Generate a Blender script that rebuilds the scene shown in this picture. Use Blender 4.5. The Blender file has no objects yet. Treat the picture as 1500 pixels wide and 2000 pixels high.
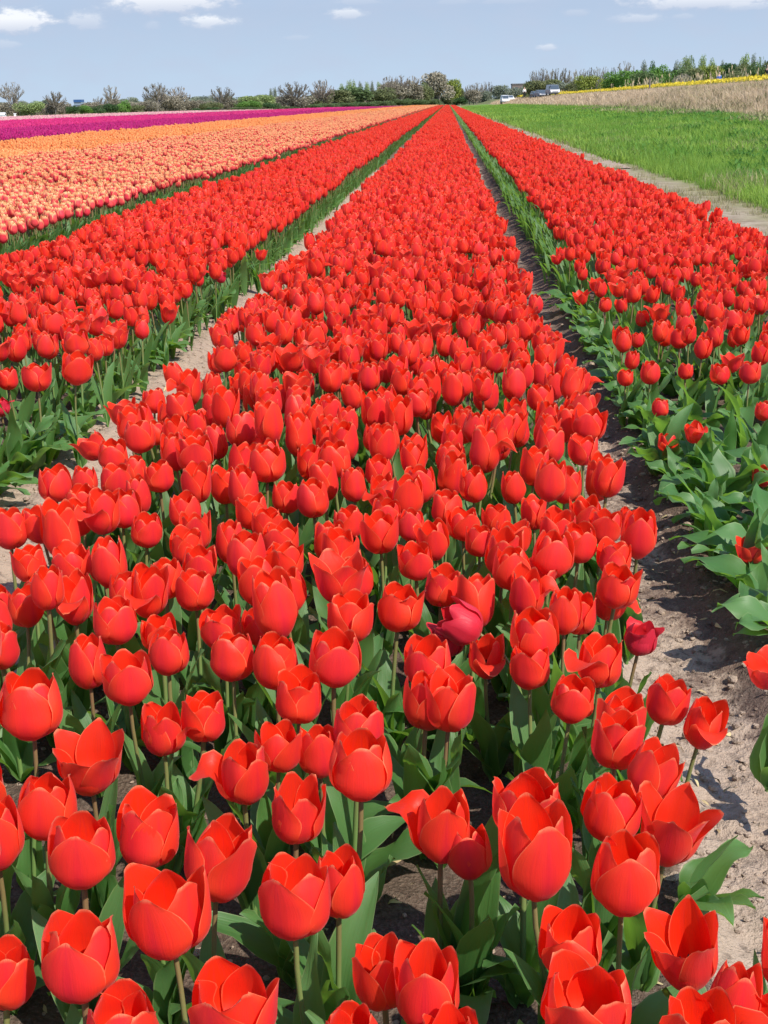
import bpy, math, random
import numpy as np
from mathutils import Vector, Matrix, noise as mnoise

R = math.radians
rng = np.random.default_rng(7)
random.seed(7)
scene = bpy.context.scene
COL = scene.collection

# ------------------------------------------------------------------ camera
F_PX, PW, PH = 2500.0, 1500.0, 2000.0        # focal length in photo pixels, photo size
VPX, VPY, ROLL = 875.0, 200.0, R(1.0)        # vanishing point of the rows, camera roll
CAM_Z = 1.18
d_ = np.array([VPX - PW / 2, PH / 2 - VPY, -F_PX]); d_ /= np.linalg.norm(d_)
h_ = np.array([math.cos(ROLL), math.sin(ROLL), 0.0]); h_ -= d_ * h_.dot(d_); h_ /= np.linalg.norm(h_)
u_ = np.cross(h_, d_)
ROT = np.array([h_, d_, u_])                  # rows: world X, Y, Z in camera space
CAM = np.array([0.0, 0.0, CAM_Z])
cam_d = bpy.data.cameras.new('camera'); cam = bpy.data.objects.new('camera', cam_d); COL.objects.link(cam)
m4 = Matrix.Identity(4)
for i in range(3):
    for j in range(3):
        m4[i][j] = ROT[i][j]
    m4[i][3] = CAM[i]
cam.matrix_world = m4
cam_d.sensor_fit = 'VERTICAL'; cam_d.sensor_height = 36.0; cam_d.sensor_width = 27.0
cam_d.lens = F_PX / PH * 36.0
cam_d.clip_start = 0.05; cam_d.clip_end = 9000
scene.camera = cam

def ray(px, py):
    v = ROT @ np.array([px - PW / 2, PH / 2 - py, -F_PX])
    return v / np.linalg.norm(v)
def unproj(px, py, z):
    r = ray(px, py); t = (z - CAM_Z) / r[2]
    return CAM + r * t
def proj(p):
    """world points (N,3) -> photo px, py, depth"""
    c = (np.atleast_2d(p) - CAM) @ ROT
    dep = -c[:, 2]
    return PW / 2 + F_PX * c[:, 0] / dep, PH / 2 - F_PX * c[:, 1] / dep, dep
def horizon_y(px):
    return VPY - (px - VPX) * math.tan(ROLL)
def dir_at(px, py):
    """(x/y, z/y) of the direction through a photo pixel"""
    r = ray(px, py)
    return r[0] / r[1], r[2] / r[1]

# ------------------------------------------------------------------ world, sun, exposure
SUN_EL, SUN_AZ = 49.0, 136.0                  # azimuth clockwise from +Y (the rows): from the right, behind the camera
world = bpy.data.worlds.new('World'); scene.world = world
world.use_nodes = True
wn, wl = world.node_tree.nodes, world.node_tree.links
wn.clear()
sky = wn.new('ShaderNodeTexSky'); sky.sky_type = 'NISHITA'; sky.sun_disc = False
sky.sun_elevation = R(SUN_EL); sky.sun_rotation = R(SUN_AZ)
sky.air_density = 1.0; sky.dust_density = 0.15; sky.ozone_density = 3.0
bg = wn.new('ShaderNodeBackground'); bg.inputs['Strength'].default_value = 0.15
wout = wn.new('ShaderNodeOutputWorld')
def WM(op, a, b=None, c=None, clamp=False):
    n = wn.new('ShaderNodeMath'); n.operation = op; n.use_clamp = clamp
    for i, x in enumerate((a, b, c)):
        if x is None: continue
        if isinstance(x, (int, float)): n.inputs[i].default_value = x
        else: wl.new(x, n.inputs[i])
    return n.outputs[0]
tc = wn.new('ShaderNodeTexCoord'); sp = wn.new('ShaderNodeSeparateXYZ'); wl.new(tc.outputs['Generated'], sp.inputs[0])
ysafe = WM('MAXIMUM', sp.outputs[1], 0.05)
AZ = WM('DIVIDE', sp.outputs[0], ysafe); EL = WM('DIVIDE', sp.outputs[2], ysafe)
cmb = wn.new('ShaderNodeCombineXYZ'); wl.new(AZ, cmb.inputs[0]); wl.new(WM('MULTIPLY', EL, 2.2), cmb.inputs[1])
nz = wn.new('ShaderNodeTexNoise'); nz.inputs['Scale'].default_value = 75; nz.inputs['Detail'].default_value = 7; nz.inputs['Roughness'].default_value = 0.62
wl.new(cmb.outputs[0], nz.inputs['Vector'])
nz2 = wn.new('ShaderNodeTexNoise'); nz2.inputs['Scale'].default_value = 26; nz2.inputs['Detail'].default_value = 5
wl.new(cmb.outputs[0], nz2.inputs['Vector'])
# clouds: centre px, py, half width, half height, density
CLOUDS = [(34, 44, 92, 34, 1.0), (165, 42, 50, 24, .6), (330, 0, 150, 40, 1.0), (412, 44, 62, 19, .85),
          (680, 28, 52, 15, .72), (1068, 93, 28, 9, .6), (1244, 36, 66, 13, .55), (1390, 2, 200, 24, .85),
          (1335, 32, 30, 9, .35), (580, 74, 34, 8, .3), (10, 88, 40, 14, .4), (1125, 24, 32, 10, .35), (1000, 2, 90, 9, .3),
          (880, 4, 50, 9, .3), (298, 50, 26, 12, .3), (700, 4, 70, 9, .35), (1460, 12, 80, 14, .5),
          (-260, 20, 190, 50, 1.0), (1800, 30, 190, 45, .9), (600, -170, 280, 70, 1.0), (1250, -220, 320, 80, 1.0), (100, -260, 300, 90, 1.0)]
mask = None; shade = None
for (cx, cy, hw, hh, den) in CLOUDS:
    a0, e0 = dir_at(cx, cy); a1, _ = dir_at(cx + hw, cy); _, e1 = dir_at(cx, cy - hh)
    dx = WM('MULTIPLY', WM('SUBTRACT', AZ, a0), 1.0 / (a1 - a0))
    dy = WM('MULTIPLY', WM('SUBTRACT', EL, e0), 1.0 / (e1 - e0))
    dyb = WM('MULTIPLY', WM('MINIMUM', dy, 0.0), 0.55)               # flatter base
    rr = WM('SQRT', WM('ADD', WM('MULTIPLY', dx, dx), WM('ADD', WM('MULTIPLY', dy, dy), WM('MULTIPLY', dyb, dyb))))
    f = WM('ADD', WM('SUBTRACT', 1.0, rr), WM('MULTIPLY', WM('SUBTRACT', nz.outputs['Fac'], 0.5), 1.7))
    f = WM('MULTIPLY', WM('MULTIPLY', f, 1.9, clamp=True), den)
    mask = f if mask is None else WM('MAXIMUM', mask, f)
    s = WM('MULTIPLY', f, WM('ADD', WM('MULTIPLY', dy, 0.75), 0.62, clamp=True))
    shade = s if shade is None else WM('MAXIMUM', shade, s)
tint = wn.new('ShaderNodeMix'); tint.data_type = 'RGBA'; tint.blend_type = 'MULTIPLY'; tint.inputs['Factor'].default_value = 1.0
wl.new(sky.outputs[0], tint.inputs['A']); tint.inputs['B'].default_value = (1.0, 1.02, 1.12, 1)
gradm = wn.new('ShaderNodeMix'); gradm.data_type = 'RGBA'; wl.new(WM('MULTIPLY', EL, 1 / .085, clamp=True), gradm.inputs['Factor'])
gradm.inputs['A'].default_value = (2.50, 3.18, 3.95, 1); gradm.inputs['B'].default_value = (2.03, 2.55, 3.44, 1)
lowm = wn.new('ShaderNodeMix'); lowm.data_type = 'RGBA'; wl.new(WM('MULTIPLY', WM('SUBTRACT', .45, EL, clamp=True), 2.6, clamp=True), lowm.inputs['Factor'])
wl.new(tint.outputs['Result'], lowm.inputs['A']); wl.new(gradm.outputs['Result'], lowm.inputs['B'])
wisp = WM('MULTIPLY', WM('SUBTRACT', nz2.outputs['Fac'], 0.40, clamp=True), 1.3)
ccol = wn.new('ShaderNodeMix'); ccol.data_type = 'RGBA'
wl.new(WM('MULTIPLY', shade, 1.25, clamp=True), ccol.inputs['Factor'])
ccol.inputs['A'].default_value = (2.4, 2.75, 3.5, 1); ccol.inputs['B'].default_value = (4.3, 4.45, 4.7, 1)
cm = wn.new('ShaderNodeMix'); cm.data_type = 'RGBA'
wl.new(WM('MAXIMUM', mask, wisp), cm.inputs['Factor']); wl.new(lowm.outputs['Result'], cm.inputs['A']); wl.new(ccol.outputs['Result'], cm.inputs['B'])
wl.new(cm.outputs['Result'], bg.inputs['Color']); wl.new(bg.outputs[0], wout.inputs['Surface'])
sun_d = bpy.data.lights.new('sun', 'SUN'); sun_d.energy = 4.4; sun_d.angle = R(0.5); sun_d.color = (1.0, 0.94, 0.85)
sun = bpy.data.objects.new('sun', sun_d); COL.objects.link(sun)
sv = Vector((math.sin(R(SUN_AZ)) * math.cos(R(SUN_EL)), math.cos(R(SUN_AZ)) * math.cos(R(SUN_EL)), math.sin(R(SUN_EL))))
sun.rotation_euler = sv.to_track_quat('Z', 'Y').to_euler()
scene.view_settings.view_transform = 'Standard'; scene.view_settings.look = 'None'
scene.view_settings.exposure = 0.56; scene.view_settings.gamma = 1.0
scene.view_settings.use_curve_mapping = False
scene.cycles.max_bounces = 8; scene.cycles.transparent_max_bounces = 8

# ------------------------------------------------------------------ material helpers
class NT:
    def __init__(self, name):
        self.m = bpy.data.materials.new(name); self.m.use_nodes = True
        self.t = self.m.node_tree; self.n = self.t.nodes; self.l = self.t.links; self.n.clear()
        self.out = self.n.new('ShaderNodeOutputMaterial')
    def put(self, sock, x):
        if isinstance(x, bpy.types.NodeSocket): self.l.new(x, sock)
        elif isinstance(x, (tuple, list)) and len(x) == 3 and sock.type == 'RGBA': sock.default_value = (*x, 1)
        else: sock.default_value = x
    def math(self, op, a, b=None, clamp=False):
        n = self.n.new('ShaderNodeMath'); n.operation = op; n.use_clamp = clamp
        self.put(n.inputs[0], a)
        if b is not None: self.put(n.inputs[1], b)
        return n.outputs[0]
    def mix(self, f, a, b, mode='MIX'):
        n = self.n.new('ShaderNodeMix'); n.data_type = 'RGBA'; n.blend_type = mode
        self.put(n.inputs['Factor'], f); self.put(n.inputs['A'], a); self.put(n.inputs['B'], b)
        return n.outputs['Result']
    def ramp(self, f, lo, hi, smooth=True):
        n = self.n.new('ShaderNodeMapRange'); n.interpolation_type = 'SMOOTHSTEP' if smooth else 'LINEAR'
        self.put(n.inputs[0], f); n.inputs[1].default_value = lo; n.inputs[2].default_value = hi
        return n.outputs[0]
    def noise(self, scale, detail=3, rough=0.5, vec=None, dist=0.0):
        n = self.n.new('ShaderNodeTexNoise'); n.inputs['Scale'].default_value = scale
        n.inputs['Detail'].default_value = detail; n.inputs['Roughness'].default_value = rough; n.inputs['Distortion'].default_value = dist
        if vec is None:
            g = self.n.new('ShaderNodeNewGeometry'); vec = g.outputs['Position']
        self.l.new(vec, n.inputs['Vector'])
        return n.outputs['Fac']
    def scaled_pos(self, s):
        g = self.n.new('ShaderNodeNewGeometry'); v = self.n.new('ShaderNodeVectorMath'); v.operation = 'MULTIPLY'
        self.l.new(g.outputs['Position'], v.inputs[0]); v.inputs[1].default_value = s
        return v.outputs[0]
    def uv(self):
        a = self.n.new('ShaderNodeUVMap'); a.uv_map = 'UVMap'
        s = self.n.new('ShaderNodeSeparateXYZ'); self.l.new(a.outputs[0], s.inputs[0])
        return s.outputs[0], s.outputs[1]
    def attr(self, name):
        a = self.n.new('ShaderNodeAttribute'); a.attribute_name = name
        return a.outputs['Fac']
    def objrand(self):
        return self.n.new('ShaderNodeObjectInfo').outputs['Random']
    def back(self):
        return self.n.new('ShaderNodeNewGeometry').outputs['Backfacing']
    def bump(self, h, strength, dist):
        b = self.n.new('ShaderNodeBump'); b.inputs['Strength'].default_value = strength; b.inputs['Distance'].default_value = dist
        self.l.new(h, b.inputs['Height']); return b.outputs[0]
    def bsdf(self, col, rough=0.6, spec=0.4, normal=None, metal=0.0, sheen=None):
        p = self.n.new('ShaderNodeBsdfPrincipled')
        self.put(p.inputs['Base Color'], col); self.put(p.inputs['Roughness'], rough)
        p.inputs['Specular IOR Level'].default_value = spec; p.inputs['Metallic'].default_value = metal
        if normal is not None: self.l.new(normal, p.inputs['Normal'])
        if sheen is not None:
            p.inputs['Sheen Weight'].default_value = sheen[0]; p.inputs['Sheen Roughness'].default_value = .35; p.inputs['Sheen Tint'].default_value = (*sheen[1], 1)
        return p.outputs[0]
    def transl(self, col):
        t = self.n.new('ShaderNodeBsdfTranslucent'); self.put(t.inputs['Color'], col); return t.outputs[0]
    def smix(self, f, a, b):
        n = self.n.new('ShaderNodeMixShader'); self.put(n.inputs[0], f); self.l.new(a, n.inputs[1]); self.l.new(b, n.inputs[2]); return n.outputs[0]
    def done(self, s):
        self.l.new(s, self.out.inputs['Surface']); return self.m

def var_of(t):
    return t.math('FRACT', t.math('ADD', t.attr('var'), t.math('MULTIPLY', t.objrand(), 0.37)))

def petal_material(name, out_a, out_b, inner, edge, base, tr=0.33, edge_lo=0.955, edge_amt=0.8, flame=None, flame_w=(1.25, .75, .9)):
    t = NT(name)
    u, v = t.uv()
    au = t.math('ABSOLUTE', t.math('SUBTRACT', t.math('MULTIPLY', u, 2.0), 1.0))
    var = var_of(t)
    c_out = t.mix(var, out_a, out_b)
    if flame is not None:                      # broad centre flame of another colour
        c_out = t.mix(t.math('MULTIPLY', t.ramp(t.math('ADD', au, t.math('MULTIPLY', v, 0.45)), flame_w[0], flame_w[1]), t.math('MULTIPLY', flame_w[2], t.math('ADD', .35, t.math('FRACT', t.math('MULTIPLY', var, 7.3))))), c_out, flame)
    c_in = t.mix(t.math('MULTIPLY', var, 0.5), inner, out_a)
    c = t.mix(t.back(), c_out, c_in)
    streak = t.noise(1.0, 3, 0.6, None)
    if flame_w[0] < 1: c_out = t.mix(t.math('MULTIPLY', t.ramp(au, .35, 1.0), .6), c_out, (.94, .092, .026))
    c = t.mix(t.back(), c_out, c_in)
    cmbn = t.n.new('ShaderNodeCombineXYZ'); t.l.new(t.math('MULTIPLY', au, 26.0), cmbn.inputs[0]); t.l.new(t.math('MULTIPLY', v, 2.0), cmbn.inputs[1]); t.l.new(t.math('MULTIPLY', var, 9.0), cmbn.inputs[2])
    st = t.noise(1.0, 3, 0.6, cmbn.outputs[0])
    c = t.mix(t.math('MULTIPLY', t.ramp(st, 0.45, 0.75), 0.24), c, (out_b[0] * .8, out_b[1] * .6, out_b[2] * 1.2))
    e = t.math('MAXIMUM', t.ramp(au, edge_lo, 1.0), t.ramp(v, edge_lo + .01, 1.0))
    en = t.noise(2.2, 3, .6, cmbn.outputs[0])
    e = t.math('MULTIPLY', t.math('MULTIPLY', e, t.ramp(v, 0.3, 0.75)), t.math('MULTIPLY', edge_amt, t.ramp(en, .30, .62)) if edge_lo > .9 else edge_amt)
    c = t.mix(e, c, edge)
    c = t.mix(t.ramp(v, 0.13, 0.0), c, base)
    rough = t.math('ADD', 0.36, t.math('MULTIPLY', st, 0.2))
    nrm = t.bump(t.math('ADD', t.math('MULTIPLY', st, .6), t.math('MULTIPLY', t.noise(60, 3, .6), .5)), 0.5, 0.0018)
    s = t.bsdf(c, rough, 0.38, nrm, 0.0, (.22, (1.0, .45, .42)))
    return t.done(t.smix(tr, s, t.transl(t.mix(0.25, c, inner))))

M = {}
M['red_petal'] = petal_material('red_petal', (.90, .050, .021), (.81, .036, .036), (.93, .034, .005), (.95, .36, .16), (.25, .12, .02), tr=.45, edge_lo=.94, edge_amt=.9, flame=(.66, .014, .060), flame_w=(.62, .05, .55))
M['faded_petal'] = petal_material('faded_petal', (.68, .026, .045), (.58, .020, .050), (.68, .016, .02), (.70, .14, .10), (.25, .10, .03), edge_amt=.4)
M['pink_petal'] = petal_material('pink_petal', (.76, .035, .065), (.84, .10, .09), (.91, .27, .07), (.96, .58, .24), (.62, .12, .14), edge_lo=.73, edge_amt=.95)
M['orange_petal'] = petal_material('orange_petal', (.90, .20, .05), (.92, .28, .075), (.93, .25, .045), (.94, .44, .15), (.6, .4, .08), edge_lo=.6, edge_amt=.9)
M['magenta_petal'] = petal_material('magenta_petal', (.80, .050, .215), (.73, .035, .22), (.73, .03, .20), (.76, .09, .36), (.4, .1, .2), edge_amt=.3)
M['purple_petal'] = petal_material('purple_petal', (.62, .024, .185), (.54, .020, .19), (.56, .018, .17), (.56, .05, .30), (.3, .1, .2), edge_amt=.3)
M['pale_pink_petal'] = petal_material('pale_pink_petal', (.85, .42, .42), (.85, .52, .50), (.85, .5, .45), (.9, .7, .65), (.6, .5, .3), edge_amt=.5)

def leaf_material(name, a, b, trc, tr=0.25, rough=0.42):
    t = NT(name); u, v = t.uv(); var = var_of(t)
    c = t.mix(var, a, b)
    cmbn = t.n.new('ShaderNodeCombineXYZ'); t.l.new(t.math('MULTIPLY', u, 22.0), cmbn.inputs[0]); t.l.new(t.math('MULTIPLY', v, 1.5), cmbn.inputs[1]); t.l.new(t.math('MULTIPLY', var, 7.0), cmbn.inputs[2])
    st = t.noise(1.0, 2, 0.5, cmbn.outputs[0])
    c = t.mix(t.math('MULTIPLY', t.ramp(st, .35, .75), .35), c, tuple(x * 1.6 for x in a))
    au = t.math('ABSOLUTE', t.math('SUBTRACT', t.math('MULTIPLY', u, 2.0), 1.0))
    c = t.mix(t.math('MULTIPLY', t.ramp(au, .9, 1.0), .5), c, (.30, .38, .16))
    s = t.bsdf(c, rough, 0.5, t.bump(st, .4, .002))
    return t.done(t.smix(tr, s, t.transl(trc)))
M['leaf'] = leaf_material('tulip_leaf', (.055, .150, .034), (.110, .225, .072), (.26, .50, .05), .40, .50)
t = NT('tulip_stem'); u, v = t.uv()
M['stem'] = t.done(t.bsdf(t.mix(t.ramp(v, .35, .95), (.13, .22, .060), t.mix(var_of(t), (.20, .11, .055), (.17, .19, .06))), .5, .4))
t = NT('pistil'); u, v = t.uv()
M['pistil'] = t.done(t.bsdf(t.mix(t.ramp(v, .3, .6), (.16, .22, .06), (.45, .45, .14)), .5, .4))
t = NT('anther'); M['anther'] = t.done(t.bsdf((.015, .010, .018), .7, .2))

# soil: dry sandy crust over dark loam
def soil_material(name, paleness):
    t = NT(name)
    n1 = t.noise(2.6, 5, .6); n2 = t.noise(34, 6, .65); n3 = t.noise(170, 3, .6)
    g = t.n.new('ShaderNodeNewGeometry'); s = t.n.new('ShaderNodeSeparateXYZ'); t.l.new(g.outputs['Position'], s.inputs[0])
    dry = t.math('ADD', n1, t.math('MULTIPLY', t.math('SUBTRACT', n2, .5), .55))
    if paleness is None: dry = t.ramp(t.math('ADD', dry, t.math('MULTIPLY', t.attr('var'), .45)), .62, .82)
    else: dry = t.ramp(dry, .62 - paleness * .45, .78 - paleness * .45)
    c = t.mix(dry, (.150, .102, .078), (.385, .295, .222))
    if paleness is None: c = t.mix(t.ramp(t.attr('var'), -.2, -.40), c, t.mix(n2, (.055, .037, .028), (.12, .082, .06)))
    c = t.mix(t.math('MULTIPLY', t.ramp(n3, .35, .8), .25), c, (.44, .35, .27))
    c = t.mix(t.math('MULTIPLY', t.ramp(n2, .52, .30), .55), c, (.055, .036, .028))
    h = t.math('ADD', t.math('MULTIPLY', n2, .8), t.math('MULTIPLY', n3, .35))
    return t.done(t.bsdf(c, .95, .15, t.bump(h, .9, .02)))
M['soil'] = soil_material('dark_soil', .25); M['path_soil'] = soil_material('path_soil', None)
M['dry_soil'] = soil_material('dry_soil', .72)
M['bed_soil'] = soil_material('bed_soil', -.05)

def plain(name, a, b=None, rough=.7, spec=.3, scale=4.0, metal=0.0):
    t = NT(name)
    c = a if b is None else t.mix(t.ramp(t.noise(scale, 4, .6), .3, .7), a, b)
    return t.done(t.bsdf(c, rough, spec, None, metal))
def foliage(name, a, b, tr=.2, trc=None):
    t = NT(name); var = t.attr('var'); c = t.mix(var, a, b)
    c = t.mix(t.math('MULTIPLY', t.ramp(t.noise(.9, 3), .4, .7), .4), c, tuple(x * .62 for x in a))
    return t.done(t.smix(tr, t.bsdf(c, .6, .25), t.transl(trc or tuple(min(1, x * 1.7) for x in b))))

# ------------------------------------------------------------------ mesh helpers
class Acc:
    """collects quads of shaped templates and links them as ONE mesh object"""
    def __init__(self):
        self.V, self.F, self.U, self.MI, self.A, self.n = [], [], [], [], [], 0
    def add(self, v, f, uv, mi=0, var=0.0):
        v = np.asarray(v, float); f = np.asarray(f, np.int64)
        self.V.append(v); self.F.append(f + self.n); self.U.append(np.asarray(uv, float))
        self.MI.append(np.full(len(f), mi, np.int32))
        self.A.append(np.full(len(v), var) if np.isscalar(var) else np.asarray(var)); self.n += len(v)
    def many(self, tpl, mats, locs, var, mi=None):
        """tpl = list of (v, f, uv, mi); mats (N,3,3); locs (N,3)"""
        N = len(locs)
        if N == 0: return
        for (v, f, uv, m) in tpl:
            P = np.einsum('nij,kj->nki', mats, v) + locs[:, None, :]
            k = len(v)
            fo = f[None] + (np.arange(N) * k)[:, None, None]
            self.V.append(P.reshape(-1, 3)); self.F.append(fo.reshape(-1, f.shape[1]) + self.n)
            self.U.append(np.tile(uv, (N, 1))); self.MI.append(np.full(N * len(f), m if mi is None else mi, np.int32))
            self.A.append(np.repeat(var, k)); self.n += N * k
    def mesh(self, name, mats, smooth=True):
        me = bpy.data.meshes.new(name)
        V = np.concatenate(self.V); F = np.concatenate(self.F); U = np.concatenate(self.U)
        me.vertices.add(len(V)); me.vertices.foreach_set('co', V.astype(np.float32).ravel())
        me.loops.add(F.size); me.loops.foreach_set('vertex_index', F.astype(np.int32).ravel())
        me.polygons.add(len(F)); me.polygons.foreach_set('loop_start', np.arange(0, F.size, F.shape[1], dtype=np.int32))
        me.polygons.foreach_set('material_index', np.concatenate(self.MI))
        uvl = me.uv_layers.new(name='UVMap'); uvl.data.foreach_set('uv', U[F.ravel()].astype(np.float32).ravel())
        at = me.attributes.new('var', 'FLOAT', 'POINT'); at.data.foreach_set('value', np.concatenate(self.A).astype(np.float32))
        for m in mats: me.materials.append(m)
        me.polygons.foreach_set('use_smooth', np.full(len(F), smooth))
        me.update(); me.validate()
        return me
    def build(self, name, mats, parent=None, smooth=True):
        return link(name, self.mesh(name, mats, smooth), parent)

def link(name, data, parent=None):
    o = bpy.data.objects.new(name, data); COL.objects.link(o)
    if parent is not None: o.parent = parent
    return o
def tag(o, label=None, cat=None, group=None, kind=None):
    if label: o['label'] = label
    if cat: o['category'] = cat
    if group: o['group'] = group
    if kind: o['kind'] = kind
    return o
def empty(name, loc):
    o = link(name, None); o.location = loc; o.empty_display_size = .05; return o

def grid_faces(nu, nv):
    i = np.arange(nv)[:, None] * (nu + 1) + np.arange(nu)[None]
    i = i.ravel()
    return np.stack([i, i + 1, i + nu + 2, i + nu + 1], 1)
def smooth01(x):
    x = np.clip(x, 0, 1); return x * x * (3 - 2 * x)

def petal(phi, L=.088, wmax=.031, a0=8, a1=91, a2=103, vk=.5, nu=8, nv=10, rb=.005, fold=None, wave=.0012, ph=0.0, crease=.0020, tip=.14, inset=0.0):
    S = 48
    s = (np.arange(S) + .5) / S
    al = np.where(s < vk, a0 + (a1 - a0) * np.clip(s / vk, 0, 1) ** .88, a1 + (a2 - a1) * np.clip((s - vk) / (1 - vk), 0, 1) ** 1.3)
    if fold is not None:
        vf, af = fold
        al = al + (af - al) * smooth01((s - vf) / .16)
    al = np.radians(al)
    r = rb + np.concatenate([[0], np.cumsum(np.cos(al))]) * L / S
    z = np.concatenate([[0], np.cumsum(np.sin(al))]) * L / S
    sv_ = np.linspace(0, 1, S + 1)
    v = np.linspace(0, 1, nv + 1) ** .92
    rr = np.interp(v, sv_, r) - inset * smooth01(v * 3); zz = np.interp(v, sv_, z); aa = np.interp(v, s, al)
    vm = .53
    shp = np.where(v < vm, .34 + .66 * np.sin(np.clip(v / vm, 0, 1) * math.pi / 2) ** 1.1, np.clip(1 - np.clip((v - vm) / (1 - vm), 0, 1) ** 2.0, 0, 1) ** .74)
    shp = np.maximum(shp, tip * np.clip(1 - .2 * (v - .9), 0, 1))
    hw = wmax * shp
    rho = np.clip(rr * .98, .008, .037)
    u = np.linspace(-1, 1, nu + 1)
    T = np.clip(u[None] * (hw / rho)[:, None], -1.45, 1.45)
    lat = rho[:, None] * np.sin(T)
    ins = rho[:, None] * (1 - np.cos(T))
    ins = ins + wave * (np.sin(v * 9 + ph)[:, None] * u[None] ** 3 + .7 * np.cos(v * 14 + ph * 2)[:, None] * u[None] ** 2) * (v[:, None] ** 1.2)
    ins = ins + crease * np.exp(-(u[None] / .16) ** 2) * np.sin(np.clip(v, 0, 1) * math.pi)[:, None] * .8
    tipv = -0.0028 * np.cos(u * math.pi / 2)[None] * smooth01((v - .86) / .14)[:, None]   # small pointed tip
    rad = rr[:, None] - np.sin(aa)[:, None] * ins - np.cos(aa)[:, None] * tipv
    hei = zz[:, None] + np.cos(aa)[:, None] * ins - np.sin(aa)[:, None] * tipv
    c, sn = math.cos(phi), math.sin(phi)
    P = np.stack([rad * c - lat * sn, rad * sn + lat * c, hei], -1).reshape(-1, 3)
    UV = np.stack([np.broadcast_to(u * .5 + .5, lat.shape), np.broadcast_to(v[:, None], lat.shape)], -1).reshape(-1, 2)
    return P, grid_faces(nu, nv), UV

KIND = {  # a1, a2, for the outer and inner petals, and spread of both
    'c': (93, 113, 95, 117, 2), 'u': (92, 106, 93, 111, 4), 'o': (90, 96, 91, 101, 7), 'w': (79, 66, 80, 76, 11),
    'd': (90, 98, 91, 102, 6), 'f': (91, 97, 92, 101, 4), 'k': (90, 100, 92, 108, 9), 'p': (90, 97, 91, 101, 5)}
def tulip_flower(kind, r, nu, nv):
    """six petals; the petal at angle -90 deg (towards the camera before turning) is the drooping or folded one"""
    a1o, a2o, a1i, a2i, sp = KIND[kind]
    out = []
    for k in range(6):
        outer = k % 2 == 0
        phi = -math.pi / 2 + k * math.pi / 3 + r.normal(0, .11)
        a1 = (a1o if outer else a1i) + r.normal(0, sp * .35); a2 = (a2o if outer else a2i) + r.normal(0, sp)
        fold = None; vk = r.uniform(.49, .55)
        if kind == 'd' and k == 0: a1, a2, fold = 78, 60, (.62, r.uniform(-25, 20))
        if kind == 'f' and k == 0: fold = (.60, r.uniform(-25, 0))
        if kind == 'w' and k in (0, 4): a2 -= r.uniform(5, 30)
        if kind == 'k' and outer: fold = (.72, r.uniform(20, 60))
        out.append(petal(phi, L=r.uniform(.090, .101), wmax=(.0355 if outer else .0325) * r.uniform(.94, 1.05) * (.8 if kind in 'kp' else 1), a1=a1, a2=a2, vk=vk,
                         nu=nu, nv=nv, rb=.0055 if outer else .0035, inset=0 if outer else .0022, fold=fold, wave=r.uniform(.0010, .0040), ph=r.uniform(0, 6), tip=r.uniform(.12, .22)))
    return out

def tube(pts, rad, sides=6, cap=True):
    pts = np.asarray(pts, float); n = len(pts); rad = np.broadcast_to(np.asarray(rad, float), (n,))
    tg = np.gradient(pts, axis=0); tg /= np.linalg.norm(tg, axis=1)[:, None] + 1e-12
    ref = np.array([1.0, 0, 0]) if abs(tg[0][0]) < .8 else np.array([0, 1.0, 0])
    V = []
    for i in range(n):
        a = np.cross(tg[i], ref); a /= np.linalg.norm(a) + 1e-12; b = np.cross(tg[i], a)
        ang = np.arange(sides) * 2 * math.pi / sides
        V.append(pts[i] + rad[i] * (np.cos(ang)[:, None] * a + np.sin(ang)[:, None] * b))
    V = np.concatenate(V)
    F = []
    for i in range(n - 1):
        for k in range(sides):
            k2 = (k + 1) % sides
            F.append([i * sides + k, i * sides + k2, (i + 1) * sides + k2, (i + 1) * sides + k])
    UV = np.stack([np.tile(np.arange(sides) / sides, n), np.repeat(np.linspace(0, 1, n), sides)], 1)
    return V, np.array(F), UV

def leaf_tpl(L, W, a_start, a_end, fold, wave, ph, twist, nu=4, nv=10, bend=1.6):
    """tulip leaf along +X rising from the origin; a_* = elevation of the blade at base and tip (deg)"""
    S = 40; s = (np.arange(S) + .5) / S
    al = np.radians(a_start + (a_end - a_start) * s ** bend)
    x = np.concatenate([[0], np.cumsum(np.cos(al))]) * L / S; z = np.concatenate([[0], np.cumsum(np.sin(al))]) * L / S
    sv_ = np.linspace(0, 1, S + 1)
    v = np.linspace(0, 1, nv + 1)
    X = np.interp(v, sv_, x); Z = np.interp(v, sv_, z); A = np.interp(v, s, al)
    hw = W * (np.sin(np.clip(v, 0, 1) ** .75 * math.pi) ** .75 * .92 + .10 * (1 - v)); hw[-1] = W * .02
    u = np.linspace(-1, 1, nu + 1)
    fo = fold * (1 - .75 * v)
    up = hw[:, None] * np.abs(u)[None] * np.sin(fo)[:, None] + wave * np.sin(v * 13 + ph)[:, None] * (u[None] ** 2) * np.sign(u)[None] + wave * .6 * np.cos(v * 9 + ph)[:, None] * u[None] ** 2
    lat = hw[:, None] * u[None] * np.cos(fo)[:, None]
    tw = twist * v ** 1.5
    lat2 = lat * np.cos(tw)[:, None] - up * np.sin(tw)[:, None]; up2 = lat * np.sin(tw)[:, None] + up * np.cos(tw)[:, None]
    PX = X[:, None] - np.sin(A)[:, None] * up2; PZ = Z[:, None] + np.cos(A)[:, None] * up2
    P = np.stack([PX, lat2, PZ], -1).reshape(-1, 3)
    UV = np.stack([np.broadcast_to(u * .5 + .5, lat.shape), np.broadcast_to(v[:, None], lat.shape)], -1).reshape(-1, 2)
    return P, grid_faces(nu, nv), UV

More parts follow.
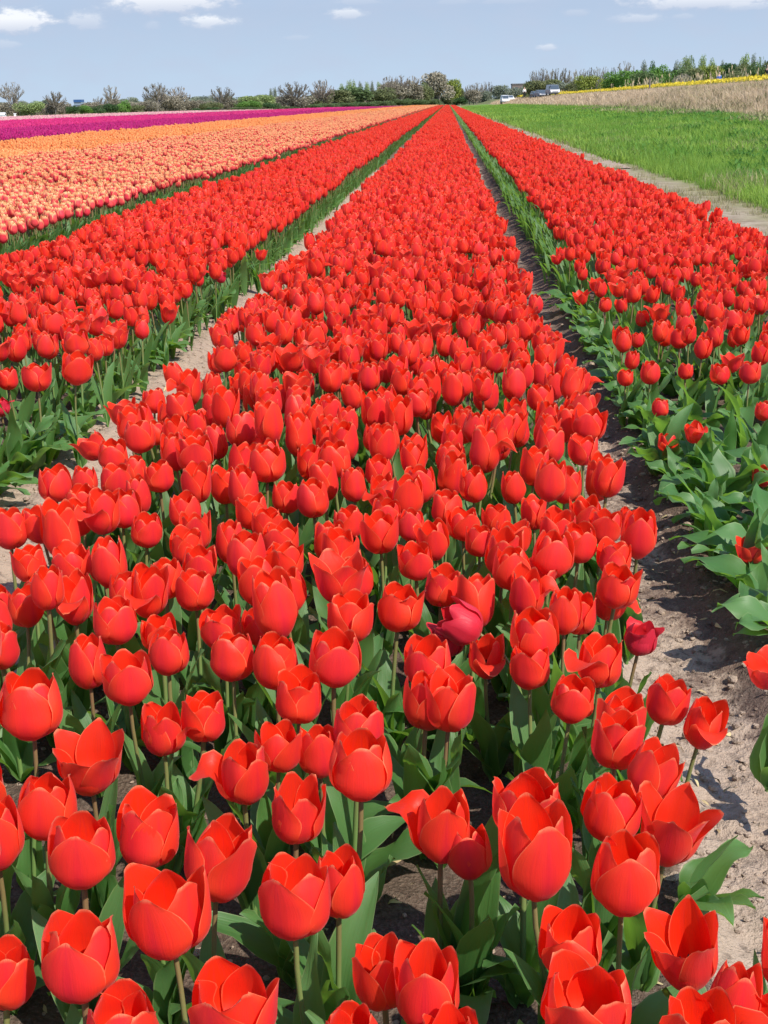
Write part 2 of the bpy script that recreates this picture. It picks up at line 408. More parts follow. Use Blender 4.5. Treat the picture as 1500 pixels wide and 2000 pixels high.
def rotz(a):
    c, s = np.cos(a), np.sin(a); o = np.zeros_like(c); l = np.ones_like(c)
    return np.stack([np.stack([c, -s, o], -1), np.stack([s, c, o], -1), np.stack([o, o, l], -1)], -2)
def lean_mat(ax, ay):
    """tilt so that +Z leans by the angles ax towards +X and ay towards +Y"""
    z = np.stack([np.sin(ax), np.sin(ay), np.sqrt(np.clip(1 - np.sin(ax) ** 2 - np.sin(ay) ** 2, .05, 1))], -1)
    x = np.stack([np.ones_like(ax), np.zeros_like(ax), np.zeros_like(ax)], -1)
    y = np.cross(z, x); y /= np.linalg.norm(y, axis=-1, keepdims=True); x = np.cross(y, z)
    return np.stack([x, y, z], -1)

# ------------------------------------------------------------------ the ground
BEDS = {'middle': (-.89, .385), 'left': (-2.62, -1.22), 'right': (.63, 2.08)}
END_Y = 430.0
def bank_z(x):
    x = np.asarray(x, float)
    z = np.interp(x, [-9000, 3.4, 6, 13, 19.5, 26, 40, 60, 9000], [0, 0, .05, .42, 2.02, 2.15, 2.1, 1.3, 1.0])
    return z
def sheet(name, xs, ys, zf, mat, rndz=None):
    X, Y = np.meshgrid(xs, ys); Z = zf(X, Y)
    V = np.stack([X, Y, Z], -1).reshape(-1, 3)
    a = Acc(); a.add(V, grid_faces(len(xs) - 1, len(ys) - 1), V[:, :2], 0, 0.0 if rndz is None else rndz(V[:, 0], V[:, 1])); o = a.build(name, [mat]); o['kind'] = 'structure'; return o

t = NT('ground_cover')
g = t.n.new('ShaderNodeNewGeometry'); s_ = t.n.new('ShaderNodeSeparateXYZ'); t.l.new(g.outputs['Position'], s_.inputs[0])
n1 = t.noise(.35, 5, .65); n2 = t.noise(4, 5, .65); n3 = t.noise(1.3, 4, .6)
GX = t.math('ADD', s_.outputs[0], t.math('MULTIPLY', t.math('SUBTRACT', n3, .5), 1.1))
grass_c = t.mix(n1, (.085, .190, .022), (.15, .27, .035))
grass_c = t.mix(t.ramp(n2, .45, .75), grass_c, (.15, .22, .06))
reed_c = t.mix(n2, (.34, .26, .17), (.24, .19, .11))
soil_c = t.mix(t.ramp(n2, .35, .65), (.22, .165, .12), (.36, .29, .22))
c = t.mix(t.ramp(GX, 2.7, 3.9), soil_c, t.mix(t.ramp(GX, 3.2, 5.5), (.20, .20, .085), grass_c))
c = t.mix(t.ramp(GX, 11.8, 13.2), c, reed_c)
c = t.mix(t.ramp(GX, 24, 27), c, grass_c)
fieldsoil = t.mix(n2, (.10, .068, .048), (.2, .15, .11))
farm = t.mix(t.ramp(n1, .35, .6), (.10, .13, .045), (.26, .21, .12))
c = t.mix(t.ramp(GX, 2.0, 1.2), c, fieldsoil)
c = t.mix(t.ramp(GX, -44, -47), c, farm)
c = t.mix(t.ramp(s_.outputs[1], END_Y + 2, END_Y + 8), c, t.mix(n1, (.09, .13, .04), (.2, .18, .09)))
M['ground'] = t.done(t.bsdf(c, .95, .1, t.bump(n2, .6, .05)))
gx = np.concatenate([[-3000, -800, -200, -60, -20, -8], np.arange(-4, 3.3, 1.0), np.arange(3.4, 27, .6), [30, 40, 60, 120, 400, 1200, 3000]])
gy = np.concatenate([[-60, -10], np.arange(0, 60, 2.0), np.arange(60, 460, 12), [500, 700, 1000, 1800, 4500]])
def gz(X, Y):
    return bank_z(X) - .012 + .06 * np.sin(X * 1.7 + Y * .31) * np.clip((X - 5) / 4, 0, 1) * np.clip((26 - X) / 4, 0, 1) - np.where((X < 3) & (X > -3) & (Y < 24) & (Y > -1), .07, 0)
sheet('ground', gx, gy, gz, M['ground'])

def fnoise(X, Y, sc, seed=0.0):
    out = np.empty(X.size); xf, yf = X.ravel() * sc, Y.ravel() * sc
    for i in range(X.size): out[i] = mnoise.noise((xf[i], yf[i], seed))
    return out.reshape(X.shape)
def soil_z(X, Y):
    z = .014 * fnoise(X, Y, 5) + .014 * fnoise(X, Y * 1.5, 15, 3) + .011 * fnoise(X, Y, 40, 8)
    for (a, b) in BEDS.values():
        z = z + .045 * smooth01((X - a + .07) / .12) * smooth01((b + .07 - X) / .12)
    return z - .005
sx = np.concatenate([np.arange(-3.0, -1.56, .08), np.arange(-1.56, -.8, .02), np.arange(-.8, .30, .05), np.arange(.30, .90, .0155), np.arange(.9, 2.9, .1)])
sy = np.concatenate([np.arange(-.6, .8, .1), np.arange(.8, 3.2, .0165), np.arange(3.2, 6, .035), np.arange(6, 24, .12)])
def paleness(x, y):
    """how pale the crust is: sandy on the left path and the headland, darker on the right path away from its left rim"""
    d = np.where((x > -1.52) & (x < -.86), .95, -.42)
    d = np.where((x > .36) & (x < .78), .88 - 1.0 * smooth01((x - .55) / .14) * smooth01((y - .9) / .8) - .45 * smooth01((y - 2.2) / 1.2), d)  # right path: colour darkens towards its right side and further along
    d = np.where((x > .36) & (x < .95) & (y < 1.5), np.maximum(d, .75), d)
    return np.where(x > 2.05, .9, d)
soil = sheet('soil', sx, sy, soil_z, M['path_soil'], paleness)
# far stretch of the two bare paths and the dry headland beside the outer bed
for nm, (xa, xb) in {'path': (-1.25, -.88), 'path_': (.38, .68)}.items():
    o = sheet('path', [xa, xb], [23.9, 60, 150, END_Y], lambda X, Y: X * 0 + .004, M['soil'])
sheet('field_margin', [2.1, 2.4, 2.85, 3.3], list(np.arange(23.9, 80, 3)) + [120, 200, END_Y], lambda X, Y: X * 0 + .006, M['dry_soil'])

# ------------------------------------------------------------------ tulip templates
FL = {}                                         # kind -> list of variants at full detail
for kind, nvar in (('c', 5), ('u', 7), ('o', 8), ('w', 4), ('d', 4), ('f', 3), ('k', 3), ('p', 4)):
    FL[kind] = [tulip_flower(kind, rng, 10, 13) for _ in range(nvar)]
def tpl_width(pl):
    P = np.concatenate([p[0] for p in pl]); return (np.ptp(P[:, 0]) + np.ptp(P[:, 1])) / 2
WT = {k: np.mean([tpl_width(f) for f in v]) for k, v in FL.items()}
HT = {k: np.mean([np.concatenate([p[0] for p in f])[:, 2].max() for f in v]) for k, v in FL.items()}
LEAF = [leaf_tpl(rng.uniform(.165, .235), rng.uniform(.020, .031), rng.uniform(76, 89), rng.uniform(10, 74), rng.uniform(.25, .75),
                 rng.uniform(.002, .009), rng.uniform(0, 6), rng.uniform(-.9, .9)) for _ in range(14)]
LOWLEAF = [leaf_tpl(rng.uniform(.16, .23), rng.uniform(.024, .038), rng.uniform(50, 72), rng.uniform(-55, 5), rng.uniform(.2, .5),
                    rng.uniform(.003, .008), rng.uniform(0, 6), rng.uniform(-.5, .5), bend=1.2) for _ in range(8)]
WIDELEAF = [leaf_tpl(rng.uniform(.19, .27), rng.uniform(.034, .048), rng.uniform(58, 80), rng.uniform(-45, 20), rng.uniform(.2, .5),
                     rng.uniform(.006, .013), rng.uniform(0, 6), rng.uniform(-.6, .6), 6, 14, bend=1.3) for _ in range(9)]
pz = np.array([0, .004, .008, .018, .026, .028, .030]); pr = np.array([.0045, .0060, .0035, .0036, .0034, .0060, .0030])
PIST = tube(np.stack([pz * 0, pz * 0, pz], 1), pr, 6)
STAM = []
for k in range(6):
    a = k * math.pi / 3 + .5
    STAM.append(tube([[.004 * math.cos(a), .004 * math.sin(a), .003], [.009 * math.cos(a), .009 * math.sin(a), .016], [.011 * math.cos(a), .011 * math.sin(a), .030], [.011 * math.cos(a), .011 * math.sin(a), .034]], [.0010, .0014, .0024, .0006], 4))

def tpl_mesh(name, tpl, mat, var):
    a = Acc(); a.add(*tpl, 0, var); return a.mesh(name, [mat])
PET_MESH = {}
def petal_meshes(kind, i, mat):
    key = (kind, i, mat)
    if key not in PET_MESH:
        var = rng.uniform(0, 1)
        PET_MESH[key] = [tpl_mesh('petal', p, M[mat], (var + rng.normal(0, .06)) % 1) for p in FL[kind][i]]
    return PET_MESH[key]
LEAF_MESH = [tpl_mesh('leaf', l, M['leaf'], rng.uniform()) for l in LEAF]
WIDE_MESH = [tpl_mesh('leaf', l, M['leaf'], rng.uniform()) for l in WIDELEAF]
LOW_MESH = [tpl_mesh('leaf', l, M['leaf'], rng.uniform()) for l in LOWLEAF]
PIST_MESH = tpl_mesh('pistil', PIST, M['pistil'], 0.)
STAM_MESH = [tpl_mesh('stamen', s, M['anther'], 0.) for s in STAM]

def stem_pts(gl, base, axis, n=7):
    """from the ground to the flower's base, arriving along the flower's axis"""
    p0, p3 = np.array(gl), np.array(base); h = p3[2] - p0[2]
    p1 = p0 + np.array([0, 0, h * .45]); p2 = p3 - np.array(axis) * h * .35
    tt = np.linspace(0, 1, n)[:, None]
    return (1 - tt) ** 3 * p0 + 3 * (1 - tt) ** 2 * tt * p1 + 3 * (1 - tt) * tt ** 2 * p2 + tt ** 3 * p3

def make_tulip(tl, nleaf=None):
    """one tulip: an Empty at its foot > flower (> petals, stamens), stem, leaves"""
    g = tl['ground']; root = empty(tl.get('name', 'red_tulip'), g)
    ax = tl['axis']; mat = tl.get('mat', 'red_petal')
    base = np.array(tl['base']) - g
    a = Acc(); r0 = rng.uniform(.0030, .0038)
    v, f, uv = tube(stem_pts([0, 0, 0], base, ax), np.linspace(r0 * 1.15, r0, 7), 7); a.add(v, f, uv, 0, rng.uniform())
    a.build('stem', [M['stem']], root)
    fl = link('flower', PIST_MESH, root)
    z = Vector(ax); q = z.to_track_quat('Z', 'Y').to_matrix()
    rz = Matrix.Rotation(tl['turn'], 3, 'Z')
    s = tl['s']; sc = Matrix.Diagonal((s * tl.get('fat', 1), s * tl.get('fat', 1), s * tl.get('tall', 1)))
    full = (Matrix([[*x] for x in tl['rot']]) @ rz @ sc).to_4x4(); full.translation = Vector(base)
    fl.matrix_local = full
    for me in petal_meshes(tl['kind'], tl['variant'], mat): link('petal', me, fl)
    if tl['kind'] in 'wd':
        for me in STAM_MESH: link('stamen', me, fl)
    n = nleaf if nleaf is not None else int(rng.integers(4, 7))
    a0 = rng.uniform(0, 6.28)
    for k in range(n):
        me = LEAF_MESH[int(rng.integers(len(LEAF_MESH)))] if rng.uniform() < .8 else LOW_MESH[int(rng.integers(len(LOW_MESH)))]
        ea = tl.get('edge', 0)
        l = link('leaf', me, root); l.rotation_euler = (0, 0, a0 + k * 2.3 + rng.normal(0, .3) if not ea else (math.pi if ea > 0 else 0) + rng.normal(0, .9)); sl = rng.uniform(.85, 1.15)
        l.scale = (sl, sl, sl * rng.uniform(.9, 1.1)); l.location = (0, 0, .004)
    return root

# ------------------------------------------------------------------ the nearest red tulips, each where the photograph has it
# centre x, top, bottom, width (photo px), kind, lean to the right (deg), turn of the drooping petal (deg, 0 = towards the camera, 90 = right), label
A_ = [
 (-12,1550,1715,110,'u',0),(90,1500,1652,112,'c',4,0,'dark closed red tulip tucked under a wide-open one, near the left edge low down'),
 (160,1580,1748,130,'u',0),(290,1543,1712,130,'o',2),(428,1580,1780,132,'o',3),(327,1675,1890,165,'o',-6,0,'large angular half-open tulip leaning left, in front of a rounder one, lower left'),
 (157,1767,1972,150,'u',3,0,'tall egg-shaped red tulip with one side petal standing off, lowest left'),(12,1828,1985,112,'u',0),
 (240,1925,2090,140,'u',0),(455,1875,2075,165,'o',0),(577,1660,1850,147,'o',4),(662,1650,1807,100,'u',2),
 (580,1510,1662,105,'p',2,90,'narrow pointed pinkish-red tulip with a petal peeling off to the right'),(862,1522,1707,142,'d',0,-120,'big domed red tulip with one dark petal hanging below it to the left'),
 (915,1600,1727,92,'c',-2,0,'smaller dark red tulip pressed against a big domed one'),(747,1818,1990,115,'o',0),(835,1830,2035,132,'o',0,0,'half-open tulip with a bright back petal, rear twin touching its left side, bottom middle'),
 (685,1957,2100,115,'u',0),(880,1985,2120,110,'u',0),(1042,1555,1778,142,'o',0),(1028,1495,1640,132,'o',0),
 (1218,1615,1803,132,'u',2,0,'bulging red tulip with one petal curled pale over the top, below the wide-open one'),
 (1312,1520,1722,148,'w',8,100,'wide-open tulip with cupped petals spilling over the sandy path'),(1195,1515,1655,112,'u',8),
 (1115,1770,1910,128,'o',-3),(1147,1870,2065,172,'o',0),(1338,1752,1975,150,'w',-14,-20,'tulip tilted towards the viewer showing black stamens deep inside'),
 (1432,1860,2060,105,'c',6,0,'pinkish closed tulip leaning on the one with the visible stamens'),(1365,1950,2110,150,'o',0),(1492,1940,2100,95,'u',0),
 (60,1307,1428,122,'u',0,0,'squat rounded tulip with six petal tips, near the left edge'),(0,1210,1317,72,'u',0),(173,1230,1355,75,'c',0),(250,1265,1362,102,'o',0),(330,1220,1328,78,'c',2),
 (318,1357,1492,112,'d',0,90,'tulip with purple midrib and a petal flicked out to the right'),(400,1345,1460,92,'o',2),(175,1413,1575,150,'w',2,0,'wide-open orange-red tulip with one front petal folded to a flat ledge'),
 (475,1428,1592,130,'d',2,-90,'tulip with one petal hooked out to the left like an ear'),(585,1308,1422,98,'o',2),(700,1362,1452,100,'u',0),
 (545,1400,1520,92,'o',0),(622,1405,1530,80,'u',0),(705,1420,1577,122,'u',0,0,'smooth egg-shaped tulip on a long bare curved stem, centre'),(835,1305,1437,92,'o',6),(880,1302,1442,98,'o',6),
 (950,1230,1337,80,'d',0,0,'tulip with one petal hanging down and a black blotch inside'),(540,1230,1357,92,'u',0),(655,1225,1350,102,'u',2),
 (455,1225,1340,88,'u',0),(835,1240,1330,93,'u',0),(872,1212,1290,60,'k',6),(1035,1248,1356,82,'o',0),
 (1118,1313,1422,84,'u',8,0,'small tulip facing the viewer with a round dark opening'),(1172,1228,1345,112,'f',4,-40,'open tulip with a pale folded petal at its left, beside the path'),
 (1252,1205,1290,74,'k',8,90,'withered crimson tulip leaning out over the path'),(1215,1343,1460,100,'o',4),(1205,1380,1515,104,'o',4),(1305,1313,1427,86,'o',10),
 (1375,1352,1477,98,'f',10,0,'outermost tulip over the path with a petal tip folded into a ledge'),(1278,1440,1562,100,'p',18,80,'tulip leaning hard over the path with a pointed petal'),
 (20,985,1080,70,'u',0),(78,983,1065,70,'u',-4),(150,975,1052,68,'o',0),(240,955,1033,70,'u',0),(107,906,975,66,'u',-4),(165,905,955,50,'c',0),
 (225,900,968,65,'o',0),(160,943,1000,64,'u',0),(287,1002,1072,62,'u',0),(361,960,1035,64,'u',0),(365,1027,1085,70,'o',0),(390,1062,1115,70,'o',0),
 (60,1060,1135,70,'o',0),(140,1057,1112,74,'o',0),(203,1073,1140,58,'u',2),(145,1105,1232,95,'d',0,0,'tulip split open at the front with a black base showing, near the left path'),
 (88,1110,1172,74,'o',-4),(245,1110,1170,66,'c',0),(50,1138,1233,68,'u',0),(-6,1140,1218,56,'u',0),(225,1163,1245,85,'u',0),(310,1195,1265,72,'o',0),
 (324,1085,1178,70,'u',0),(380,1105,1200,76,'u',0),(440,905,992,74,'d',0,90,'tulip with a petal drawn out to the right, two from the left path'),(495,960,1035,68,'o',0),(522,985,1040,66,'o',0),
 (480,1030,1138,78,'u',0),(548,1015,1075,70,'o',0),(555,1050,1110,78,'o',0),(557,1100,1210,84,'u',0),(560,935,1008,55,'u',0),(612,930,1018,64,'u',0),
 (430,1180,1275,80,'o',0),(500,1183,1250,62,'c',0),(665,1025,1107,76,'o',0),(680,985,1045,60,'u',0),(742,990,1090,74,'o',0),(755,970,1010,60,'u',0),
 (804,988,1058,56,'c',0),(693,1088,1150,75,'u',0),(685,1150,1242,95,'o',2),(780,1133,1242,92,'o',3),(812,1055,1140,72,'o',0),(862,1105,1190,75,'o',4),
 (872,955,1030,62,'u',0),(905,985,1050,65,'o',0),(936,1020,1093,58,'u',0),(968,978,1030,60,'o',0),(1000,1010,1080,70,'o',0),(1090,990,1060,75,'o',0),
 (1130,1018,1097,72,'u',2),(1180,990,1070,70,'o',4),(1232,985,1052,56,'d',10,80,'tulip at the path edge with its lower petal hanging right'),(1000,1060,1150,75,'c',0),
 (1080,1030,1125,80,'c',3,0,'glossy pinkish tulip reflecting the sky, behind a wide-open one'),(1040,1090,1187,105,'w',0,0,'wide-open bowl-shaped tulip right of the middle'),(1200,1050,1100,70,'o',4),(1205,1095,1155,85,'o',6),
 (1190,1130,1222,72,'d',6,60,'tulip with a petal lying flat towards the path'),(1132,1150,1250,85,'f',2,-50,'tulip with a pale curled petal on its left side'),(1045,1185,1275,92,'u',0),
 (900,1162,1240,84,'p',-60,0,'dull crimson closed tulip fallen over sideways'),(240,775,830,70,'w',-14,-60,'open tulip nodding left over the path'),(180,840,890,72,'w',-24,-70,'splayed tulip lying out over the left path'),(220,855,905,58,'u',0),(272,815,877,62,'u',0),
 (305,818,873,45,'u',0),(337,823,885,50,'u',0),(382,847,930,72,'o',0),(310,895,967,58,'u',0),(265,885,940,50,'c',0),(352,760,830,55,'u',0),(300,755,800,46,'u',0),
 (1133,715,772,56,'d',10,90,'tulip with a long petal dropping right onto the path'),(1150,790,852,66,'o',8),(1172,880,985,60,'o',4),(1140,845,905,58,'o',2),(1105,905,990,64,'u',2),
 (440,670,722,50,'o',0),(470,800,850,58,'c',0),(525,752,820,52,'u',0),(582,748,812,54,'o',0),(642,768,835,52,'u',0),(655,860,935,66,'u',0),(522,865,930,68,'u',0),
 (735,825,885,54,'u',0),(820,903,990,62,'u',0),(740,888,935,55,'u',0),(880,860,935,58,'u',0),(660,700,745,48,'u',0),(815,755,812,52,'u',0),(900,720,775,50,'u',0),(1055,748,805,50,'u',0),
 # the sparse front of the outer bed
 (1222,722,750,26,'o',0),(1270,702,738,38,'c',0),(1339,708,735,28,'u',0),(1407,708,747,38,'u',0),(1465,702,742,42,'u',0),(1290,779,812,30,'u',4),
 (1356,820,866,44,'f',-16,30,'tulip nodding left on a slanting stem among broad leaves'),(1304,843,882,40,'d',0,0,'small tulip with a petal hanging down at the edge of the leafy bed'),
 (1492,780,825,30,'u',0),(1490,905,955,44,'d',0,0,'tulip with a spread petal among broad leaves, right edge'),(1468,1052,1102,58,'w',0,60,'splayed orange-red tulip low among broad leaves'),
 (1502,1285,1330,60,'w',-8,-70,'splayed tulip at the right edge low beside the dark soil'),(1245,647,675,28,'u',0),(1327,640,678,36,'u',0),(1384,645,682,36,'u',0),(1293,622,658,34,'u',0),
 (1435,640,668,30,'c',0),(1430,600,640,40,'u',0),(1395,588,622,38,'u',0),(1338,612,642,38,'u',0),(1480,575,608,32,'u',0),(1255,605,640,28,'u',0),(1287,590,625,28,'u',0),(1182,580,602,26,'u',0),
 # the near edge of the inner bed
 (72,705,768,56,'o',0),(15,715,765,40,'u',0),(2,775,815,34,'k',0),(150,685,728,60,'o',8),(150,640,690,50,'u',0),(105,605,660,46,'u',0),(225,620,680,46,'w',6,60),(205,655,690,36,'o',4),(330,585,640,40,'w',8,40),
 (432,528,552,24,'k',10),(510,485,510,26,'w',10,60),
]
tulips = []
def flower_frame(lx, ly):
    m = lean_mat(np.array([lx]), np.array([ly]))[0]
    return m, m[:, 2]
def rand_kind():
    return rng.choice(list('cuofdpw'), p=[.14, .36, .32, .05, .05, .05, .03])
for e in A_:
    cx, top, bot, w, kind, lean = e[:6]
    turn = R(e[6]) if len(e) > 6 else None
    lab = e[7] if len(e) > 7 else None
    full = {'c': 1.36, 'w': .92, 'd': 1.12, 'k': 1.1, 'p': 1.35, 'f': 1.15}.get(kind, 1.2) * w
    if bot - top < .92 * full: bot = top + full                # its foot is hidden by a nearer flower
    cy = (top + bot) / 2
    z = .325
    if cx > 1200 and cx - 875 > .6 * (cy - 200): z = .27
    if cx > 1200 and cx - 875 > .6 * (cy - 200) and kind in 'wd': z = .20
    for it in range(2):
        p = unproj(cx, cy, z); dep = proj(p)[2][0]; s = w * dep / F_PX / WT[kind]
        if it == 0: z = z + np.clip((s - 1.12) * .14, -.05, .05)
    p = unproj(cx, cy, z); dep = proj(p)[2][0]; s = float(np.clip(w * dep / F_PX / WT[kind], .88, 1.42))
    lx = R(lean) + rng.normal(0, .03); ly = rng.normal(-.02, .04)
    rot, ax = flower_frame(np.clip(lx, -1.25, 1.25), ly)
    dl = math.atan2(CAM_Z - p[2], math.hypot(p[0], p[1]))
    hpx = (HT[kind] * s * math.cos(dl) + WT[kind] * s * math.sin(dl) * .72) * F_PX / dep
    tall = float(np.clip(1 + ((bot - top) / hpx - 1) * 1.2, .82, 1.28)) if abs(lean) < 40 else .8
    base = p - ax * HT[kind] * s * tall * .5
    gnd = np.array([base[0] - math.sin(np.clip(lx, -.5, .5)) * base[2] * .45 + rng.normal(0, .012), base[1] + rng.normal(.0, .012), .035])
    tulips.append(dict(ground=gnd, base=base, axis=ax, rot=rot, s=s, tall=tall, kind=kind, variant=int(rng.integers(len(FL[kind]))), label=lab,
                       turn=(turn if turn is not None else rng.uniform(0, 6.28)), mat='faded_petal' if (kind == 'k' or lean < -50) else 'red_petal', dep=dep, px=(cx, cy)))
ann_xy = np.array([tl['base'][:2] for tl in tulips])

def darts(x0, x1, y0, y1, dmin, keep=None, tries=30, block=None):
    """random points no closer than dmin"""
    cell = dmin / math.sqrt(2); gridd = {}
    def ok(x, y):
        i, j = int(math.floor(x / cell)), int(math.floor(y / cell))
        for a in range(i - 2, i + 3):
            for b in range(j - 2, j + 3):
                q = gridd.get((a, b))
                if q is not None and (q[0] - x) ** 2 + (q[1] - y) ** 2 < dmin * dmin: return False
        return True
    pts = []
    if block is not None:
        for q in block: gridd[(int(math.floor(q[0] / cell)), int(math.floor(q[1] / cell)))] = (q[0], q[1])
    n = int((x1 - x0) * (y1 - y0) / dmin ** 2 * 3.2)
    X = rng.uniform(x0, x1, n); Y = rng.uniform(y0, y1, n)
    for x, y in zip(X, Y):
        if keep is not None and not keep(x, y): continue
        if ok(x, y):
            gridd[(int(math.floor(x / cell)), int(math.floor(y / cell)))] = (x, y); pts.append((x, y))
    return np.array(pts).reshape(-1, 2)

def in_frame(p, m=0):
    px, py, dep = proj(p)
    return (dep > .1) & (px > -m) & (px < PW + m) & (py > -m) & (py < PH + m)

NEAR_Y = 8.0
def keep_mid(x, y):
    px, py, dep = proj([x, y, .32])
    edge = 1215 + 40 * math.sin(px[0] * .013)
    return py[0] < edge or px[0] < -40 or px[0] > PW + 40 or py[0] > PH + 70
def keep_right(x, y):
    if y < 4.6: return False
    dens = np.interp(y, [4.6, 5.4, 6.5, 8.5], [.4, .6, .85, 1.1]) * np.interp(x - BEDS['right'][0], [0, .10, .25], [.15, .5, 1])
    return rng.uniform() < dens * .35
def keep_left(x, y):
    px, py, dep = proj([x, y, .32])
    if py[0] > 690: return px[0] < -40 and y > 1.2
    return rng.uniform() < np.interp(x, [BEDS['left'][1] - .16, BEDS['left'][1] - .02], [1, .12]) if x > BEDS['left'][1] - .16 else True
near_pts = {'middle': darts(*BEDS['middle'], .85, NEAR_Y, .086, keep_mid, block=ann_xy),
            'left': darts(*BEDS['left'], 1.6, NEAR_Y, .086, keep_left, block=ann_xy),
            'right': darts(*BEDS['right'], 3.0, NEAR_Y, .086, keep_right, block=ann_xy)}
ZTOP = {'middle': .285, 'left': .285, 'right': .25}
for bed, P in near_pts.items():
    for x, y in P:
        kind = rand_kind(); lx, ly = rng.normal(0, .08), rng.normal(-.02, .07)
        e0, e1 = BEDS[bed]
        lx += .22 * smooth01((x - e1 + .08) / .1) * rng.uniform(0, 1) - .22 * smooth01((e0 + .08 - x) / .1) * rng.uniform(0, 1)
        rot, ax = flower_frame(lx, ly)
        base = np.array([x, y, ZTOP[bed] + rng.normal(0, .022)])
        tulips.append(dict(ground=np.array([x - lx * .2, y - ly * .2, .035]), base=base, axis=ax, rot=rot, s=float(np.clip(rng.normal(1.03 if bed != 'right' else .95, .09), .80, 1.25)), tall=rng.uniform(1.0, 1.22),
                           kind=kind, variant=int(rng.integers(len(FL[kind]))), label=None, turn=rng.uniform(0, 6.28), mat='red_petal', dep=0, px=None))
B = np.array([tl['base'] + tl['axis'] * .035 for tl in tulips])
px_, py_, dep_ = proj(B)
vis = in_frame(B, 30)
order = np.argsort(np.where(vis, dep_, 1e6) - np.where(np.arange(len(tulips)) < len(A_), 50, 0))
chosen = [i for i in order[:300] if vis[i]]
chosen_set = set(int(i) for i in chosen)

ONES = 'zero one two three four five six seven eight nine ten eleven twelve thirteen fourteen fifteen sixteen seventeen eighteen nineteen'.split()
TENS = '_ _ twenty thirty forty fifty sixty seventy eighty ninety'.split()
def say(n):
    n = int(round(n))
    if n >= 100: return 'a hundred'
    if n < 20: return ONES[n]
    return TENS[n // 10] + ('-' + ONES[n % 10] if n % 10 else '')
LOOK = {'c': 'closed egg-shaped', 'u': 'cup-shaped', 'o': 'half-open', 'w': 'wide-open', 'd': 'loose-petalled', 'f': 'folded-petal', 'k': 'withered crimson', 'p': 'slender pointed'}
used_labels = set()
def place_label(look, what, where, x, y, halves=False):
    for k, (dx, dy) in enumerate(((0, 0), (1, 0), (0, 1), (-1, 0), (0, -1), (1, 1), (-1, -1), (1, -1), (-1, 1))):
        xs = say(np.clip(x / PW * 100 + dx * .5, 1, 99)); ys = say(np.clip(y / PH * 100 + dy * .5, 1, 99))
        l = f'{look} {what} {where}, {xs} percent across, {ys} percent down'
        if l not in used_labels: break
    used_labels.add(l)
    return l
def where_of(b, lean):
    for bed, (e0, e1) in BEDS.items():
        if e0 - .25 < b[0] < e1 + .25 and (e0 + e1) / 2 - .9 < b[0] < (e0 + e1) / 2 + .9:
            if bed == 'middle': return 'beside the shaded path' if b[0] > e1 - .10 else ('beside the sunny path' if b[0] < e0 + .10 else 'in the middle bed')
            if bed == 'left': return 'in the inner bed'
            return 'in the leafy outer bed'
    return 'in the field'
for i in chosen:
    tl = tulips[i]
    tl['edge'] = next((1 if tl['base'][0] > e1 - .09 else -1 for (e0, e1) in BEDS.values() if (e1 - .09 < tl['base'][0] < e1 + .12) or (e0 - .12 < tl['base'][0] < e0 + .09)), 0)
    lab = tl['label']
    if lab is None or lab in used_labels:
        lab = place_label(LOOK[tl['kind']], 'red tulip', where_of(tl['base'], 0), px_[i], py_[i])
    used_labels.add(lab)
    o = make_tulip(tl)
    tag(o, lab, 'tulip', 'red tulips nearest the camera')

# ------------------------------------------------------------------ leafy plants without flowers along the bare paths
def make_plant(x, y, n, big, out_ang, spread):
    root = empty('tulip_plant', (x, y, .03))
    for k in range(n):
        pool = WIDE_MESH if rng.uniform() < .62 else (LOW_MESH if rng.uniform() < .5 else LEAF_MESH)
        me = pool[int(rng.integers(len(pool)))]
        l = link('leaf', me, root); l.rotation_euler = (0, 0, out_ang + rng.normal(0, spread)); sl = big * rng.uniform(.85, 1.2); l.scale = (sl, sl, sl)
        l.location = (rng.normal(0, .008), rng.normal(0, .008), 0)
    return root
plants = []
for y in np.arange(1.9, 7.5, .13): plants.append((BEDS['right'][0] + rng.normal(.11, .03), y + rng.normal(0, .03), math.pi, .92))
for (x, y) in darts(.80, 2.05, 2.3, 5.8, .17): plants.append((x, y, rng.uniform(0, 6.28), 1.1))
for y in np.arange(2.3, 7.5, .12): plants.append((BEDS['left'][1] + rng.normal(-.18, .03), y + rng.normal(0, .03), 0.0, .95))
for (x, y) in darts(-2.2, -1.42, 2.6, 4.6, .20): plants.append((x, y, rng.uniform(-1.5, 1.0), 1.0))
for y in (1.18, 1.62, 2.05): plants.append((BEDS['middle'][1] + rng.normal(-.05, .02), y, 0.0, .8))
nplant = 0
for (x, y, a, big) in plants:
    p = np.array([x, y, .15])
    if not in_frame(p, 90)[0]: continue
    o = make_plant(x, y, int(rng.integers(4, 7)), big * rng.uniform(.85, 1.1), a, 1.0)
    ppx, ppy, _ = proj(p)
    side = 'by the shaded path' if x > 0 else 'by the sunny path'
    if .36 < x + .12 and x < .45: side = 'under the red tulips'
    tag(o, place_label('flowerless', 'tulip plant', side, min(max(ppx[0], 10), 1490), min(ppy[0], 1990)), 'plant', 'tulip plants without flowers')

